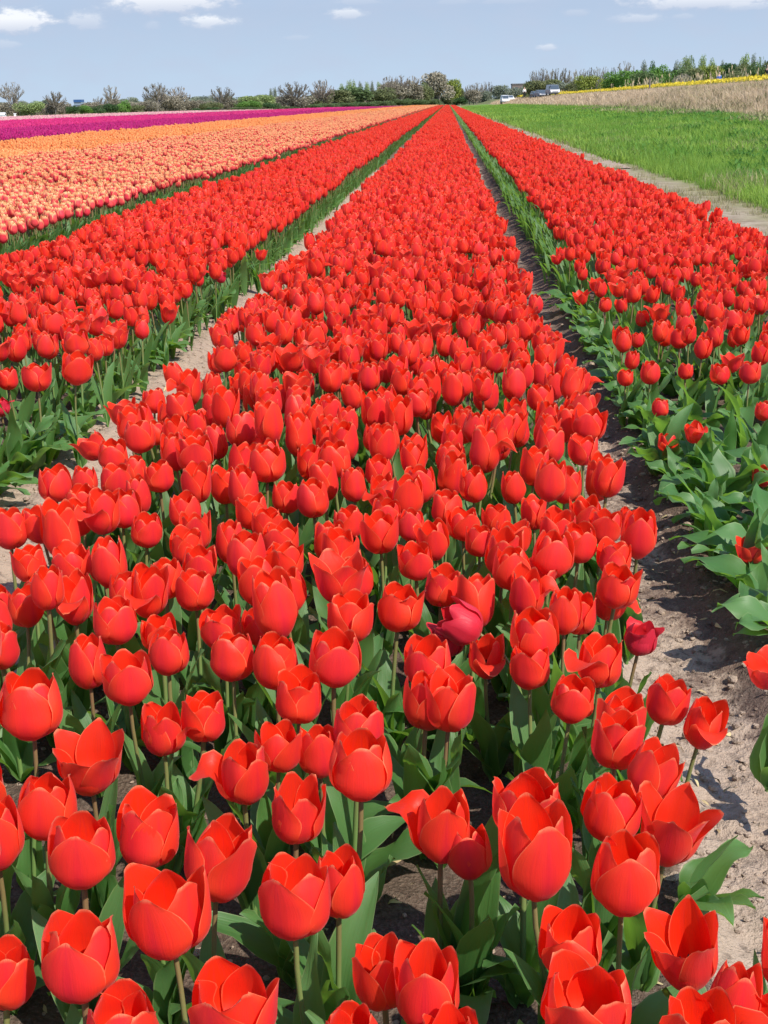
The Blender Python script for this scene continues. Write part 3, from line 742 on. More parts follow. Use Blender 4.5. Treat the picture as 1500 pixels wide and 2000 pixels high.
# ------------------------------------------------------------------ the tulips beyond, too many to count: one object for each colour
def lod_flowers(nu, nv, n, kinds='cuo', count=6):
    r = np.random.default_rng(5); out = []
    for i in range(n):
        pl = tulip_flower(kinds[i % len(kinds)], r, nu, nv)
        out.append([(p[0], p[1], p[2], 0) for p in (pl if count == 6 else pl[::2] + pl[1:2])])
    return out
L1 = lod_flowers(4, 6, 8, 'cuouowdo'); L2 = lod_flowers(2, 4, 6); L3 = lod_flowers(2, 2, 4); L4 = lod_flowers(1, 2, 3, 'uoc', 4)
def stem_tpl(sides, n):
    v, f, uv = tube(np.stack([np.linspace(-.02, 0, n) * 0, np.zeros(n), np.linspace(-1, .01, n)], 1), .0035 if n > 3 else .0045, sides); return [(v, f, uv, 1)]
ST1, ST2 = stem_tpl(5, 4), stem_tpl(3, 2)
def leaf_lod(nu, nv, n, low=False):
    r = np.random.default_rng(11); out = []
    for i in range(n):
        v, f, uv = leaf_tpl(r.uniform(.15, .21) if low else r.uniform(.20, .29), r.uniform(.016, .027), r.uniform(52, 70) if low else r.uniform(76, 88), r.uniform(-45, 5) if low else r.uniform(15, 72), .4, .003, r.uniform(0, 6), r.uniform(-.6, .6), nu, nv)
        out.append([(v, f, uv, 2)])
    return out
LF1, LF2, LF3 = leaf_lod(2, 7, 8), leaf_lod(2, 4, 6), leaf_lod(1, 3, 4)
LL1, LL2 = leaf_lod(2, 6, 6, True), leaf_lod(1, 4, 5, True)

def scatter(acc, P, zb, tpls, stems, leaves, nl, scale, leans=.09, zs=.022, tall=1.1, mi=None):
    """P (N,2) flower positions: flower, stem and leaves of each go into acc"""
    N = len(P)
    if N == 0: return
    which = rng.integers(len(tpls), size=N); turn = rng.uniform(0, 2 * math.pi, N); var = rng.uniform(0, 1, N)
    z = zb + rng.normal(0, zs, N) + .025 * np.sin(P[:, 1] * .9 + P[:, 0] * 1.7) * np.sin(P[:, 1] * .37 - P[:, 0] * .8); lm = lean_mat(rng.normal(0, leans, N), rng.normal(-.02, leans, N))
    sc = np.clip(rng.normal(scale, scale * .07, N), scale * .75, scale * 1.2)
    mats = np.einsum('nij,njk->nik', lm, rotz(turn)) * sc[:, None, None]; mats[:, :, 2] *= (tall * rng.uniform(.9, 1.1, N))[:, None]
    loc = np.column_stack([P, z])
    for k in range(len(tpls)):
        m = which == k; acc.many(tpls[k], mats[m], loc[m], var[m], mi)
    if stems is not None:
        sm = lm.copy(); sm[:, :, 2] *= (z - .03)[:, None]
        acc.many(stems, sm, loc, var)
    for q in range(nl):
        wl_ = rng.integers(len(leaves), size=N); lt = rotz(rng.uniform(0, 2 * math.pi, N)) * rng.uniform(.85, 1.15, N)[:, None, None]
        ll = np.column_stack([P + rng.normal(0, .01, (N, 2)), np.full(N, .035)])
        v2 = rng.uniform(0, 1, N)
        for k in range(len(leaves)):
            m = wl_ == k; acc.many(leaves[k], lt[m], ll[m], v2[m])
def edge_leaves(acc, x, y0, y1, per_m, tpls, out_ang, scale=1.0, spread=.9, jx=.05):
    N = int((y1 - y0) * per_m)
    if N <= 0: return
    P = np.column_stack([x + rng.normal(0, jx, N), rng.uniform(y0, y1, N), np.full(N, .035)])
    mt = rotz(out_ang + rng.normal(0, spread, N)) * rng.uniform(.85, 1.2, N)[:, None, None] * scale
    w = rng.integers(len(tpls), size=N); v = rng.uniform(0, 1, N)
    for k in range(len(tpls)): acc.many(tpls[k], mt[w == k], P[w == k], v[w == k])
def uni(x0, x1, y0, y1, dens):
    n = int((x1 - x0) * (y1 - y0) * dens); return np.column_stack([rng.uniform(x0, x1, n), rng.uniform(y0, y1, n)])
def jit(x0, x1, y0, y1, dens):
    """jittered grid, evenly spread"""
    st = 1 / math.sqrt(dens); gx_ = np.arange(x0 + st / 2, x1, st); gy_ = np.arange(y0 + st / 2, y1, st)
    X, Y = np.meshgrid(gx_, gy_); X = X + rng.uniform(-.48, .48, X.shape) * st; Y = Y + rng.uniform(-.48, .48, Y.shape) * st
    X = X + (np.arange(X.shape[0])[:, None] % 2 - .5) * st * .5
    return np.column_stack([np.clip(X.ravel(), x0, x1), Y.ravel()])

acc = Acc()
rest = [i for i in range(len(tulips)) if i not in chosen_set]
for i in rest:                                   # the near ones that are not among the three hundred
    tl = tulips[i]; k = int(rng.integers(len(L1))); var = rng.uniform()
    mt = (tl['rot'] @ rotz(np.array(tl['turn']))) * tl['s']
    acc.many(L1[k], mt[None], np.array(tl['base'])[None], np.array([var]))
    sm = np.stack([np.array([1, 0, 0]), np.array([0, 1, 0]), (tl['base'] - tl['ground'])], 1)
    acc.many(ST1, sm[None], np.array(tl['base'])[None], np.array([var]))
    for q in range(2): acc.many(LF1[int(rng.integers(len(LF1)))], rotz(np.array([rng.uniform(0, 6.28)])), (tl['ground'])[None], np.array([rng.uniform()]))
for bed, (x0, x1) in BEDS.items():
    zb = ZTOP[bed]; rs = 1.02 if bed != 'right' else .96; den = 112 if bed != 'right' else 85
    fx0 = x0 + (.17 if bed == 'right' else .03); fx1 = x1 - (.08 if bed == 'left' else .03)
    scatter(acc, jit(fx0, fx1, NEAR_Y, 13, den), zb, L1, ST1, LF1, 1, rs)
    scatter(acc, jit(fx0, fx1, 13, 30, den), zb, L2, ST2, LF2, 1, rs)
    scatter(acc, jit(fx0, fx1, 30, 95, den * .8), zb, L3, None, None, 0, rs * 1.08)
    scatter(acc, jit(fx0, fx1, 95, END_Y, 26), zb, L4, None, None, 0, rs * 1.75, tall=.75)
    for (xe, ang) in ((x0, math.pi), (x1, 0.0)):
        vis_edge = (bed, ang) in (('right', math.pi), ('left', 0.0))
        xi = xe + (.13 if bed == 'right' and ang else (.04 if ang else (-.14 if bed == 'left' else -.05)))
        edge_leaves(acc, xi, NEAR_Y, 16, 60 if vis_edge else 6, LL1[:2] + LF1 if vis_edge else LF1, ang, .85, .8, .035)
        edge_leaves(acc, xi, 16, 60, 40 if vis_edge else 3, LF2, ang, .85, .8, .035)
        edge_leaves(acc, xi, 60, 300, 14 if vis_edge else 3, LF3, ang, 1.1)
o = acc.build('red_tulips', [M['red_petal'], M['stem'], M['leaf']])
tag(o, 'dense rows of red tulips running to the far end of the field', 'tulips', kind='stuff')

# ---- pink and yellow, then orange, then magenta strips on the far side of the red ones
PX0, PX1 = -5.0, -2.88
pk = [q for q in jit(PX0, PX1, 4.5, 13, 78)]
pk = np.array(pk); o_xyz = np.column_stack([pk, np.full(len(pk), .40)])
v_ = in_frame(o_xyz, 4); dd = proj(o_xyz)[2]
order = np.argsort(np.where(v_, dd, 1e6))[:300]; order = [int(i) for i in order if v_[i]]
PK_STEM = []
for i in range(4):
    a = Acc(); b = rng.normal(0, .015, 2); v, f, uv = tube(stem_pts([0, 0, 0], [b[0], b[1], .345], [0, 0, 1.0]), .0036, 6); a.add(v, f, uv, 0, rng.uniform()); PK_STEM.append((a.mesh('stem', [M['stem']]), b))
for i in order:
    root = empty('pink_tulip', (pk[i][0], pk[i][1], .03)); me, b = PK_STEM[int(rng.integers(4))]
    hs = rng.uniform(.94, 1.08)
    s_o = link('stem', me, root); s_o.scale = (1, 1, hs)
    fl = link('flower', PIST_MESH, root); fl.location = (b[0], b[1], .345 * hs); fl.rotation_euler = (rng.normal(0, .08), rng.normal(0, .08), rng.uniform(0, 6.28)); s = rng.uniform(.9, 1.05); fl.scale = (s, s, s * 1.05)
    kind = rng.choice(list('cuo'), p=[.45, .45, .1])
    for pm in petal_meshes(kind, int(rng.integers(3)), 'pink_petal'): link('petal', pm, fl)
    a0 = rng.uniform(0, 6.28)
    for k in range(2):
        l = link('leaf', LEAF_MESH[int(rng.integers(len(LEAF_MESH)))], root); l.rotation_euler = (0, 0, a0 + k * 2.6)
    qx, qy, _ = proj([pk[i][0], pk[i][1], .40])
    tag(root, place_label('pink', 'tulip edged yellow', 'beyond the red', qx[0], qy[0]), 'tulip', 'pink and yellow tulips nearest the camera')
acc = Acc()
os_ = set(order); restp = np.array([pk[i] for i in range(len(pk)) if i not in os_])
scatter(acc, restp[restp[:, 1] < 30], .375, L1, ST1, LF1, 1, .98)
def strip(acc, x0, x1, bands, zb, rs):
    for (y0, y1, den, L, ST, LF, nl, k, tall) in bands:
        scatter(acc, jit(x0, x1, y0, y1, den), zb, L, ST, LF, nl, rs * k, tall=tall)
strip(acc, PX0, PX1, [(13, 30, 85, L2, ST2, LF2, 1, 1, 1), (30, 90, 80, L3, None, None, 0, 1.08, 1), (90, END_Y, 24, L4, None, None, 0, 1.8, .75)], .375, .98)
strip(acc, -7.0, PX0 - .2, [(8, 30, 85, L2, ST2, LF2, 1, 1, 1), (30, 90, 75, L3, None, None, 0, 1.08, 1), (90, END_Y, 22, L4, None, None, 0, 1.8, .75)], .375, .98)
edge_leaves(acc, PX1 - .05, 4.5, 16, 110, LF1, 0.0, 1.25, .9, .04); edge_leaves(acc, PX1 - .05, 16, 60, 60, LF2, 0.0, 1.3, .9, .04); edge_leaves(acc, PX1 - .02, 60, 250, 10, LF3, 0.0, 1.3)
o = acc.build('pink_tulips', [M['pink_petal'], M['stem'], M['leaf']])
tag(o, 'band of pink and yellow tulips beyond the red rows', 'tulips', kind='stuff')

OX0, OX1 = -11.2, -7.1
ok_ = jit(OX0, OX1, 14, 40, 70); xyz = np.column_stack([ok_, np.full(len(ok_), .34)]); v_ = in_frame(xyz, 2); dd = proj(xyz)[2]
order = [int(i) for i in np.argsort(np.where(v_, dd, 1e6))[:300]]
OR = []
for i, kind in enumerate('cuou'):
    a = Acc()
    for p in tulip_flower(kind, rng, 4, 6): a.add(p[0], p[1], p[2], 0, rng.uniform())
    OR.append(a.mesh('flower', [M['orange_petal']]))
for i in order:
    root = empty('orange_tulip', (ok_[i][0], ok_[i][1], .03)); me, b = PK_STEM[int(rng.integers(4))]
    link('stem', me, root); f_ = link('flower', OR[int(rng.integers(4))], root); f_.location = (b[0], b[1], .345 + rng.normal(0, .003)); f_.rotation_euler = (rng.normal(0, .1), rng.normal(0, .1), rng.uniform(0, 6.28)); f_.scale = (1.0,) * 3
    tag(root, 'small orange tulip standing in the packed orange band', 'tulip', 'orange tulips nearest the camera')
os_ = set(order); acc = Acc()
scatter(acc, np.array([ok_[i] for i in range(len(ok_)) if i not in os_]), .375, L2, ST2, None, 0, 1.0)
strip(acc, OX0, OX1, [(40, 110, 55, L3, None, None, 0, 1.25, 1), (110, END_Y, 18, L4, None, None, 0, 2.0, .7)], .375, 1.0)
o = acc.build('orange_tulips', [M['orange_petal'], M['stem'], M['leaf']]); tag(o, 'wide band of orange tulips beyond the pink ones', 'tulips', kind='stuff')

def far_band(name, x0, x1, y0, mat, label, z=.39, d1=30, yend=None):
    a = Acc(); ye = yend or END_Y - 20
    strip(a, x0, x1, [(y0, 110, d1, L3, None, None, 0, 1.7, 1), (110, ye, 9, L4, None, None, 0, 2.8, .6)], z, .9)
    edge_leaves(a, x1, y0, 200, 25, LF3, 0.0, 1.5, jx=.15)
    ob = a.build(name, [M[mat], M['stem'], M['leaf']]); tag(ob, label, 'tulips', kind='stuff')
far_band('purple_tulips', -17.0, -11.5, 28, 'purple_petal', 'band of deep purple tulips beyond the orange ones', yend=350)
far_band('magenta_tulips', -30, -17.6, 46, 'magenta_petal', 'band of bright magenta tulips beyond the purple ones', d1=22, yend=330)
far_band('pale_pink_tulips', -48, -32, 85, 'pale_pink_petal', 'pale pink tulip strip in front of the far hedge', d1=10, yend=245)

# ------------------------------------------------------------------ grass verge, reeds and rapeseed on the bank
M['grass'] = foliage('grass_blades', (.065, .185, .020), (.235, .345, .050), .35)
M['weeds'] = foliage('weed_leaves', (.050, .150, .022), (.095, .215, .035), .3)
M['dry_grass'] = foliage('dry_grass', (.20, .20, .075), (.34, .29, .15), .2)
M['reed'] = foliage('reed_stems', (.38, .275, .165), (.58, .455, .30), .15)
M['rape'] = foliage('rape_flowers', (.60, .44, .025), (.72, .56, .05), .2)
def tuft(n, h, w, r, spread=.05, bend=.5, segs=2):
    V, F, U, k = [], [], [], 0
    for i in range(n):
        a = r.uniform(0, 6.28); hh = h * r.uniform(.55, 1.1); b = bend * r.uniform(.2, 1.2); p = r.normal(0, spread, 2); ww = w * r.uniform(.7, 1.2)
        d = np.array([math.cos(a), math.sin(a), 0]); s = np.array([-d[1], d[0], 0]); tt = np.linspace(0, 1, segs + 1)
        for t_ in tt:
            c = np.array([p[0], p[1], 0]) + d * (b * hh * t_ ** 2) + np.array([0, 0, hh * (t_ - .35 * b * t_ ** 2)])
            wd = ww * (1 - .93 * t_ ** 1.4) / 2
            V += [c - s * wd, c + s * wd]; U += [(0, t_), (1, t_)]
        for j in range(segs): q = k + 2 * j; F.append([q, q + 1, q + 3, q + 2])
        k += 2 * (segs + 1)
    return [(np.array(V), np.array(F), np.array(U), 0)]
def place(acc, P, zf, tpls, smin, smax, mi=0, varf=None):
    N = len(P); w = rng.integers(len(tpls), size=N)
    mt = rotz(rng.uniform(0, 6.28, N)) * rng.uniform(smin, smax, N)[:, None, None]
    loc = np.column_stack([P, zf(P[:, 0]) - .02]); var = rng.uniform(0, 1, N) if varf is None else varf(P)
    for k in range(len(tpls)):
        m = w == k; acc.many(tpls[k], mt[m], loc[m], var[m], mi)
r_ = np.random.default_rng(21)
T_NEAR = [tuft(16, .20, .010, r_, .06, .8, 3) for _ in range(5)]
T_MID = [tuft(9, .26, .030, r_, .12, .8, 2) for _ in range(4)]
T_FAR = [tuft(7, .36, .09, r_, .3, .8, 2) for _ in range(4)]
WEED = []
for _ in range(5):
    L = []
    for k in range(9):
        v, f, uv = leaf_tpl(r_.uniform(.14, .30), r_.uniform(.02, .045), r_.uniform(50, 85), r_.uniform(-30, 40), .3, .006, r_.uniform(0, 6), .3, 2, 4)
        L.append((v @ rotz(np.array([k * .7 + r_.normal(0, .2)]))[0].T, f, uv, 1))
    WEED.append(L)
FOOTX = lambda y: np.interp(y, [36, 62, 90], [9.6, 12.3, 13.2])
foot = lambda P: P[P[:, 0] > FOOTX(P[:, 1]) + np.array([.5 * mnoise.noise((p[1] * .25, p[0] * .3, 5.0)) for p in P])]
below = lambda P: P[P[:, 0] < FOOTX(P[:, 1]) + .5]
def clumpy(P, sc, thr, seed):
    return P[np.array([mnoise.noise((p[0] * sc, p[1] * sc * .6, seed)) > thr for p in P])] if len(P) else P
def wedge(P, lo=0): return P[(P[:, 0] < .285 * P[:, 1] + 1.2)]
acc = Acc()
place(acc, clumpy(wedge(uni(2.5, 4.6, 9, 40, 24)), .7, -.1, 31), bank_z, T_NEAR, .35, .75, 2)
place(acc, clumpy(wedge(uni(3.6, 12, 10, 60, 16)), .5, .08, 37), bank_z, T_NEAR, .8, 1.4, 2)
gvar = lambda P: np.clip(np.array([.5 + .5 * mnoise.noise((p[0] * .16, p[1] * .07, 13.0)) + .75 * mnoise.noise((p[0] * .55, p[1] * .28, 3.0)) for p in P]) + rng.normal(0, .18, len(P)), 0, 1)
place(acc, wedge(uni(3.5, 12, 10, 26, 75)), bank_z, T_NEAR, .6, 1.35, 0, gvar)
place(acc, below(wedge(uni(3.3, 13, 26, 70, 26))), bank_z, T_MID, .6, 1.35, 0, gvar)
place(acc, below(wedge(uni(3.3, 13.6, 70, 300, 6))), bank_z, T_FAR, .6, 1.1, 0, gvar)
place(acc, wedge(uni(2.7, 3.8, 34, 120, 7)), bank_z, T_MID, .4, .8, 2)
place(acc, clumpy(wedge(uni(4.3, 13, 14, 45, 9)), .45, .05, 4), bank_z, WEED, .5, 1.05, 1)
place(acc, clumpy(below(wedge(uni(7.0, 13.4, 28, 200, 4))), .35, .0, 9), bank_z, WEED, .6, 1.3, 1)
place(acc, clumpy(below(wedge(uni(9.2, 13.8, 36, 220, 8))), .3, .02, 2), bank_z, WEED, .6, 1.4, 1)
o = acc.build('grass', [M['grass'], M['weeds'], M['dry_grass']]); tag(o, 'lush green grass and weeds on the verge below the reed bank', 'grass', kind='stuff')

R_T = [tuft(9, 1.15, .032, r_, .30, .9, 3) for _ in range(5)]
R_F = [tuft(8, 1.15, .10, r_, .5, .9, 2) for _ in range(4)]
PL = []
for _ in range(4):                                # reed stalks with plumes
    a_ = tuft(3, 1.9, .03, r_, .2, .12, 2)[0]; V, F, U = list(a_[0]), list(a_[1]), list(a_[2]); k = len(V)
    for i in range(3):
        tip = (a_[0][i * 6 + 4] + a_[0][i * 6 + 5]) / 2; an = r_.uniform(0, 3.1); d = np.array([math.cos(an), math.sin(an), 0]) * .09
        V += [tip - d * .4 - [0, 0, .3], tip + d * .4 - [0, 0, .3], tip + d - [0, 0, .02], tip - d * .3 + [0, 0, .16]]; U += [(0, 0), (1, 0), (1, 1), (0, 1)]; F.append([k, k + 1, k + 2, k + 3]); k += 4
    PL.append([(np.array(V), np.array(F), np.array(U), 0)])
acc = Acc()

for (xa, xb, s0, s1) in ((9.8, 12.2, .15, .4), (12.2, 13.6, .2, .6), (13.6, 14.4, .25, .7), (14.4, 17.0, .28, .8), (17.0, 19.0, .2, .5), (19.0, 20.4, .15, .32)):
    place(acc, foot(wedge(uni(xa, xb, 36, 130, 13))), bank_z, R_T, s0, s1)
    place(acc, foot(wedge(uni(xa, xb, 130, 420, 3.2))), bank_z, R_F, s0, s1)
place(acc, wedge(uni(24.5, 30, 95, 200, .16)), bank_z, PL, .6, 1.0)
place(acc, wedge(uni(19.5, 23, 70, 260, .04)), bank_z, PL, .4, .6)
place(acc, clumpy(wedge(uni(10.5, 18.5, 38, 110, 9)), .16, -.02, 6), bank_z, T_FAR, .6, 1.3, 2)
place(acc, clumpy(wedge(uni(12.4, 14, 40, 90, 5)), .3, -.1, 16), bank_z, T_FAR, .6, 1.1, 2)
o = acc.build('reeds', [M['reed'], M['weeds'], M['dry_grass']]); tag(o, 'dry straw-coloured reeds covering the bank', 'reeds', kind='stuff')

RB = []
for _ in range(4):
    V, F, U, k = [], [], [], 0
    for i in range(26):
        c = np.array([r_.normal(0, .22), r_.normal(0, .22), r_.uniform(.30, .56)]); a1 = r_.normal(0, .05, 3); a2 = r_.normal(0, .05, 3)
        V += [c - a1, c - a2, c + a1, c + a2]; F.append([k, k + 1, k + 2, k + 3]); k += 4; U += [(0, 0), (1, 0), (1, 1), (0, 1)]
    RB.append([(np.array(V), np.array(F), np.array(U), 0)] + [(t_[0], t_[1], t_[2], 1) for t_ in tuft(8, .45, .06, r_, .2, .3, 2)])
acc = Acc()
place(acc, wedge(uni(20.4, 23.6, 66, 260, 4.5)), bank_z, RB, .62, .95, None)
place(acc, wedge(uni(20.6, 23.6, 260, 420, 1.2)), bank_z, RB, 1.0, 1.5, None)
o = acc.build('rapeseed', [M['rape'], M['weeds']]); tag(o, 'yellow flowering rapeseed strip along the top of the bank', 'rapeseed', kind='stuff')

# clods and crumbs on the bare paths
CL = []
for _ in range(6):
    g5 = np.linspace(-1, 1, 3); vs, fs, k = [], [], 0
    for axn in range(3):
        for sgn in (-1, 1):
            for i in range(2):
                for j in range(2):
                    q = []
                    for (a, b) in ((i, j), (i + 1, j), (i + 1, j + 1), (i, j + 1)):
                        p = np.zeros(3); p[axn] = sgn; p[(axn + 1) % 3] = g5[a]; p[(axn + 2) % 3] = g5[b]; q.append(p / np.linalg.norm(p))
                    if sgn < 0: q = q[::-1]
                    vs += q; fs.append([k, k + 1, k + 2, k + 3]); k += 4
    vs = np.array(vs); off = r_.uniform(0, 9, 3)
    vs = vs * np.array([1 + .45 * mnoise.noise(tuple(p * 1.3 + off)) for p in vs])[:, None] * np.array([1, .8, .55])
    CL.append([(vs, np.array(fs), np.zeros((len(vs), 2)), 0)])
acc = Acc()
for (x0, x1, y0, y1, n) in ((-1.5, -.86, 1.8, 7, 2200), (.36, .72, 1.0, 6, 2300), (.40, .70, 6, 18, 500), (-.86, .36, .85, 2.4, 700)):
    N = n; P = np.column_stack([rng.uniform(x0, x1, N), rng.uniform(y0, y1, N)])
    sz = np.exp(rng.normal(math.log(.0042), .55, N)).clip(.0015, .020); zz = soil_z(P[:, 0], P[:, 1])
    mt = rotz(rng.uniform(0, 6.28, N)) * sz[:, None, None]; w = rng.integers(6, size=N); loc = np.column_stack([P, zz + sz * .2]); v = rng.uniform(0, 1, N)
    for k in range(6): acc.many(CL[k], mt[w == k], loc[w == k], v[w == k])
o = acc.build('soil_crumbs', [M['dry_soil']]); o['kind'] = 'stuff'; tag(o, 'loose crumbs and clods of dry soil on the paths', 'soil')
t = NT('straw'); M['straw'] = t.done(t.bsdf(t.mix(t.attr('var'), (.50, .42, .22), (.28, .19, .10)), .8, .2))
acc = Acc(); LIT = leaf_lod(1, 3, 4, True)
for (x0, x1, y0, y1, n) in ((-1.45, -.88, 2, 6, 90), (.38, .72, 1.0, 5, 130), (-.88, .38, .85, 2.6, 160)):
    P = np.column_stack([rng.uniform(x0, x1, n), rng.uniform(y0, y1, n)]); zz = soil_z(P[:, 0], P[:, 1]) + .006
    mt = np.einsum('nij,njk->nik', rotz(rng.uniform(0, 6.28, n)), lean_mat(rng.uniform(.9, 1.3, n), rng.normal(0, .2, n))) * rng.uniform(.06, .28, n)[:, None, None]
    for k in range(n): acc.many(LIT[k % 4], mt[k:k + 1], np.array([[P[k, 0], P[k, 1], zz[k]]]), rng.uniform(0, 1, 1), 0)
o = acc.build('plant_litter', [M['straw']]); tag(o, 'bits of dry leaf and straw lying on the soil', 'litter', kind='stuff')

# ------------------------------------------------------------------ trees
TM = {'grey_twigs': ((.17, .145, .10), (.26, .225, .165)), 'pale_twigs': ((.24, .21, .155), (.34, .30, .235)), 'brown_twigs': ((.19, .155, .115), (.29, .245, .185)),
      'olive': ((.10, .125, .045), (.17, .18, .07)), 'bright_green': ((.085, .19, .03), (.15, .27, .05)), 'pale_green': ((.19, .26, .085), (.27, .33, .12)),
      'dark_green': ((.035, .080, .022), (.065, .125, .035)), 'blossom': ((.25, .22, .15), (.37, .33, .24)), 'grey_green': ((.15, .175, .12), (.22, .245, .165)),
      'yellow_green': ((.19, .24, .04), (.27, .30, .06)), 'hedge_green': ((.075, .125, .04), (.14, .19, .07)), 'dull_brown': ((.20, .175, .125), (.29, .26, .18))}
for k, (a, b) in TM.items(): M[k] = foliage(k, a, b, .12)
M['bark'] = plain('bark', (.15, .13, .11), (.24, .215, .18), .9, .1, 6.0)

def branchy(seed, style):
    """unit bare tree (height 1, crown about 1 wide): trunk and limbs fanning out to a dome of twigs"""
    r = np.random.default_rng(seed); trunk, crown = Acc(), Acc()
    fork, cz, rx, rz, vert = {'vase': (.26, .62, .50, .38, .45), 'tall': (.24, .62, .40, .40, .75), 'oval': (.16, .55, .46, .45, .55)}[style]
    v, f, uv = tube([[0, 0, -.02], [.006, 0, fork * .5], [0, .006, fork], [.004, 0, fork * 1.35]], [.034, .028, .026, .018], 6); trunk.add(v, f, uv, 0, .3)
    def bez(a, b, c, n=6):
        t_ = np.linspace(0, 1, n)[:, None]; return (1 - t_) ** 2 * a + 2 * (1 - t_) * t_ * b + t_ ** 2 * c
    nl = {'vase': 13, 'tall': 9, 'oval': 15}[style]
    for k in range(nl):
        an = k * 2.399 + r.normal(0, .15); el = math.asin(1 - 1.25 * (k + .5) / nl)
        tip = np.array([math.cos(an) * math.cos(el) * rx, math.sin(an) * math.cos(el) * rx, cz + math.sin(el) * rz]) * np.array([1, 1, 1]) * r.uniform(.90, 1.02)
        p0 = np.array([0, 0, fork * r.uniform(.85, 1.3)]); mid = p0 + (tip - p0) * np.array([.42, .42, .42 + .25 * vert]) + r.normal(0, .02, 3)
        limb = bez(p0, mid, tip); v, f, uv = tube(limb, np.linspace(.0150, .0042, 6), 4); trunk.add(v, f, uv, 0, r.uniform())
        for q in range(13):
            i = r.uniform(.25, .95) * 5; a = int(min(i, 4)); b0 = limb[a] + (limb[a + 1] - limb[a]) * (i - a)
            out = b0 - np.array([0, 0, fork + .02]); out = out / (np.linalg.norm(out) + 1e-9) + r.normal(0, .42, 3) + np.array([0, 0, .35])
            L = r.uniform(.10, .24); e = b0 + out / np.linalg.norm(out) * L
            d = (e - [0, 0, cz]) / [rx, rx, rz]; nn = np.linalg.norm(d)
            if nn > 1.03: e = np.array([0, 0, cz]) + d / nn * 1.03 * np.array([rx, rx, rz])
            br = bez(b0, (b0 + e) / 2 + np.array([0, 0, -.01]) + r.normal(0, .012, 3), e, 4); v, f, uv = tube(br, np.linspace(.0080, .0034, 4), 3); crown.add(v, f, uv, 0, r.uniform())
            for w in range(8):
                i = r.uniform(.3, 1.0) * 3; a = int(min(i, 2)); c0 = br[a] + (br[a + 1] - br[a]) * (i - a)
                dd = (e - b0) / (np.linalg.norm(e - b0) + 1e-9) + r.normal(0, .5, 3) + np.array([0, 0, .25]); ee = c0 + dd / np.linalg.norm(dd) * r.uniform(.04, .085); dq = (ee - [0, 0, cz]) / [rx, rx, rz]; nq = np.linalg.norm(dq)
                if nq > 1.04: ee = np.array([0, 0, cz]) + dq / nq * 1.04 * np.array([rx, rx, rz])
                v, f, uv = tube([c0, (c0 + ee) / 2 + r.normal(0, .004, 3), ee], [.0046, .0038, .0024], 3); crown.add(v, f, uv, 0, r.uniform())
    return trunk, crown
def leafy(seed, style):
    """unit leafy plant (height 1, about 1 wide)"""
    r = np.random.default_rng(seed); trunk, crown = Acc(), Acc(); lobes = []
    if style == 'tree': lobes = [(r.normal(0, .17), r.normal(0, .17), r.uniform(.38, .80), r.uniform(.17, .28)) for _ in range(13)]
    if style == 'bush': lobes = [(r.normal(0, .22), r.normal(0, .22), r.uniform(.15, .68), r.uniform(.18, .30)) for _ in range(12)]
    if style == 'poplar': lobes = [(r.normal(0, .10), r.normal(0, .10), z, .30 * math.sin(min(1, 1.08 - z) * math.pi * .62) + .06) for z in np.linspace(.22, .93, 13)]
    if style == 'hedge': lobes = [(x, r.normal(0, .06), r.uniform(.35, .62), r.uniform(.26, .40)) for x in np.linspace(-.42, .42, 8)]
    v, f, uv = tube([[0, 0, -.02], [.01, 0, .25], [0, .01, .6]], [.028, .02, .008], 6); trunk.add(v, f, uv, 0, .3)
    for (x, y, z, q) in lobes[:7]:
        v, f, uv = tube([[0, 0, .15], [x * .5, y * .5, z * .7], [x, y, z]], [.013, .009, .004], 4); trunk.add(v, f, uv, 0, .3)
    for (x, y, z, q) in lobes:
        n = int(300 * (q / .22) ** 2 * (.55 if style == 'poplar' else 1)); lv = r.uniform(0, 1)
        dirs = r.normal(0, 1, (n, 3)); dirs /= np.linalg.norm(dirs, axis=1)[:, None]
        c = np.array([x, y, z]) + dirs * (q * r.uniform(.45, 1.12, n) ** .7)[:, None] * np.array([1, 1, .85 if style != 'poplar' else 1.1])
        keep = c[:, 2] > .015; c = c[keep]; n = len(c)
        a1 = r.normal(0, 1, (n, 3)); a1 /= np.linalg.norm(a1, axis=1)[:, None]; a2 = np.cross(a1, r.normal(0, 1, (n, 3))); a2 /= np.linalg.norm(a2, axis=1)[:, None]
        sz = r.uniform(.018, .042, n)[:, None] * (1.0 if style != 'poplar' else .9)
        V = np.stack([c - a1 * sz, c - a2 * sz * .6, c + a1 * sz, c + a2 * sz * .6], 1).reshape(-1, 3)
        crown.add(V, np.arange(4 * n).reshape(-1, 4), np.tile([(0, 0), (1, 0), (1, 1), (0, 1)], (n, 1)), 0, np.clip(np.repeat(lv * .6 + r.uniform(0, .4, n), 4), 0, 1))
    return trunk, crown
ST_ = {'bare': [('vase', s) for s in (1, 2, 3, 4)], 'tallbare': [('tall', s) for s in (11, 12, 13)], 'ovalbare': [('oval', s) for s in (21, 22, 23)],
       'leafy': [('tree', s) for s in (31, 32, 33, 34)], 'bush': [('bush', s) for s in (41, 42, 43, 44)], 'poplar': [('poplar', s) for s in (51, 52, 53)], 'hedge': [('hedge', s) for s in (61, 62, 63)]}
TACC, TMESH = {}, {}
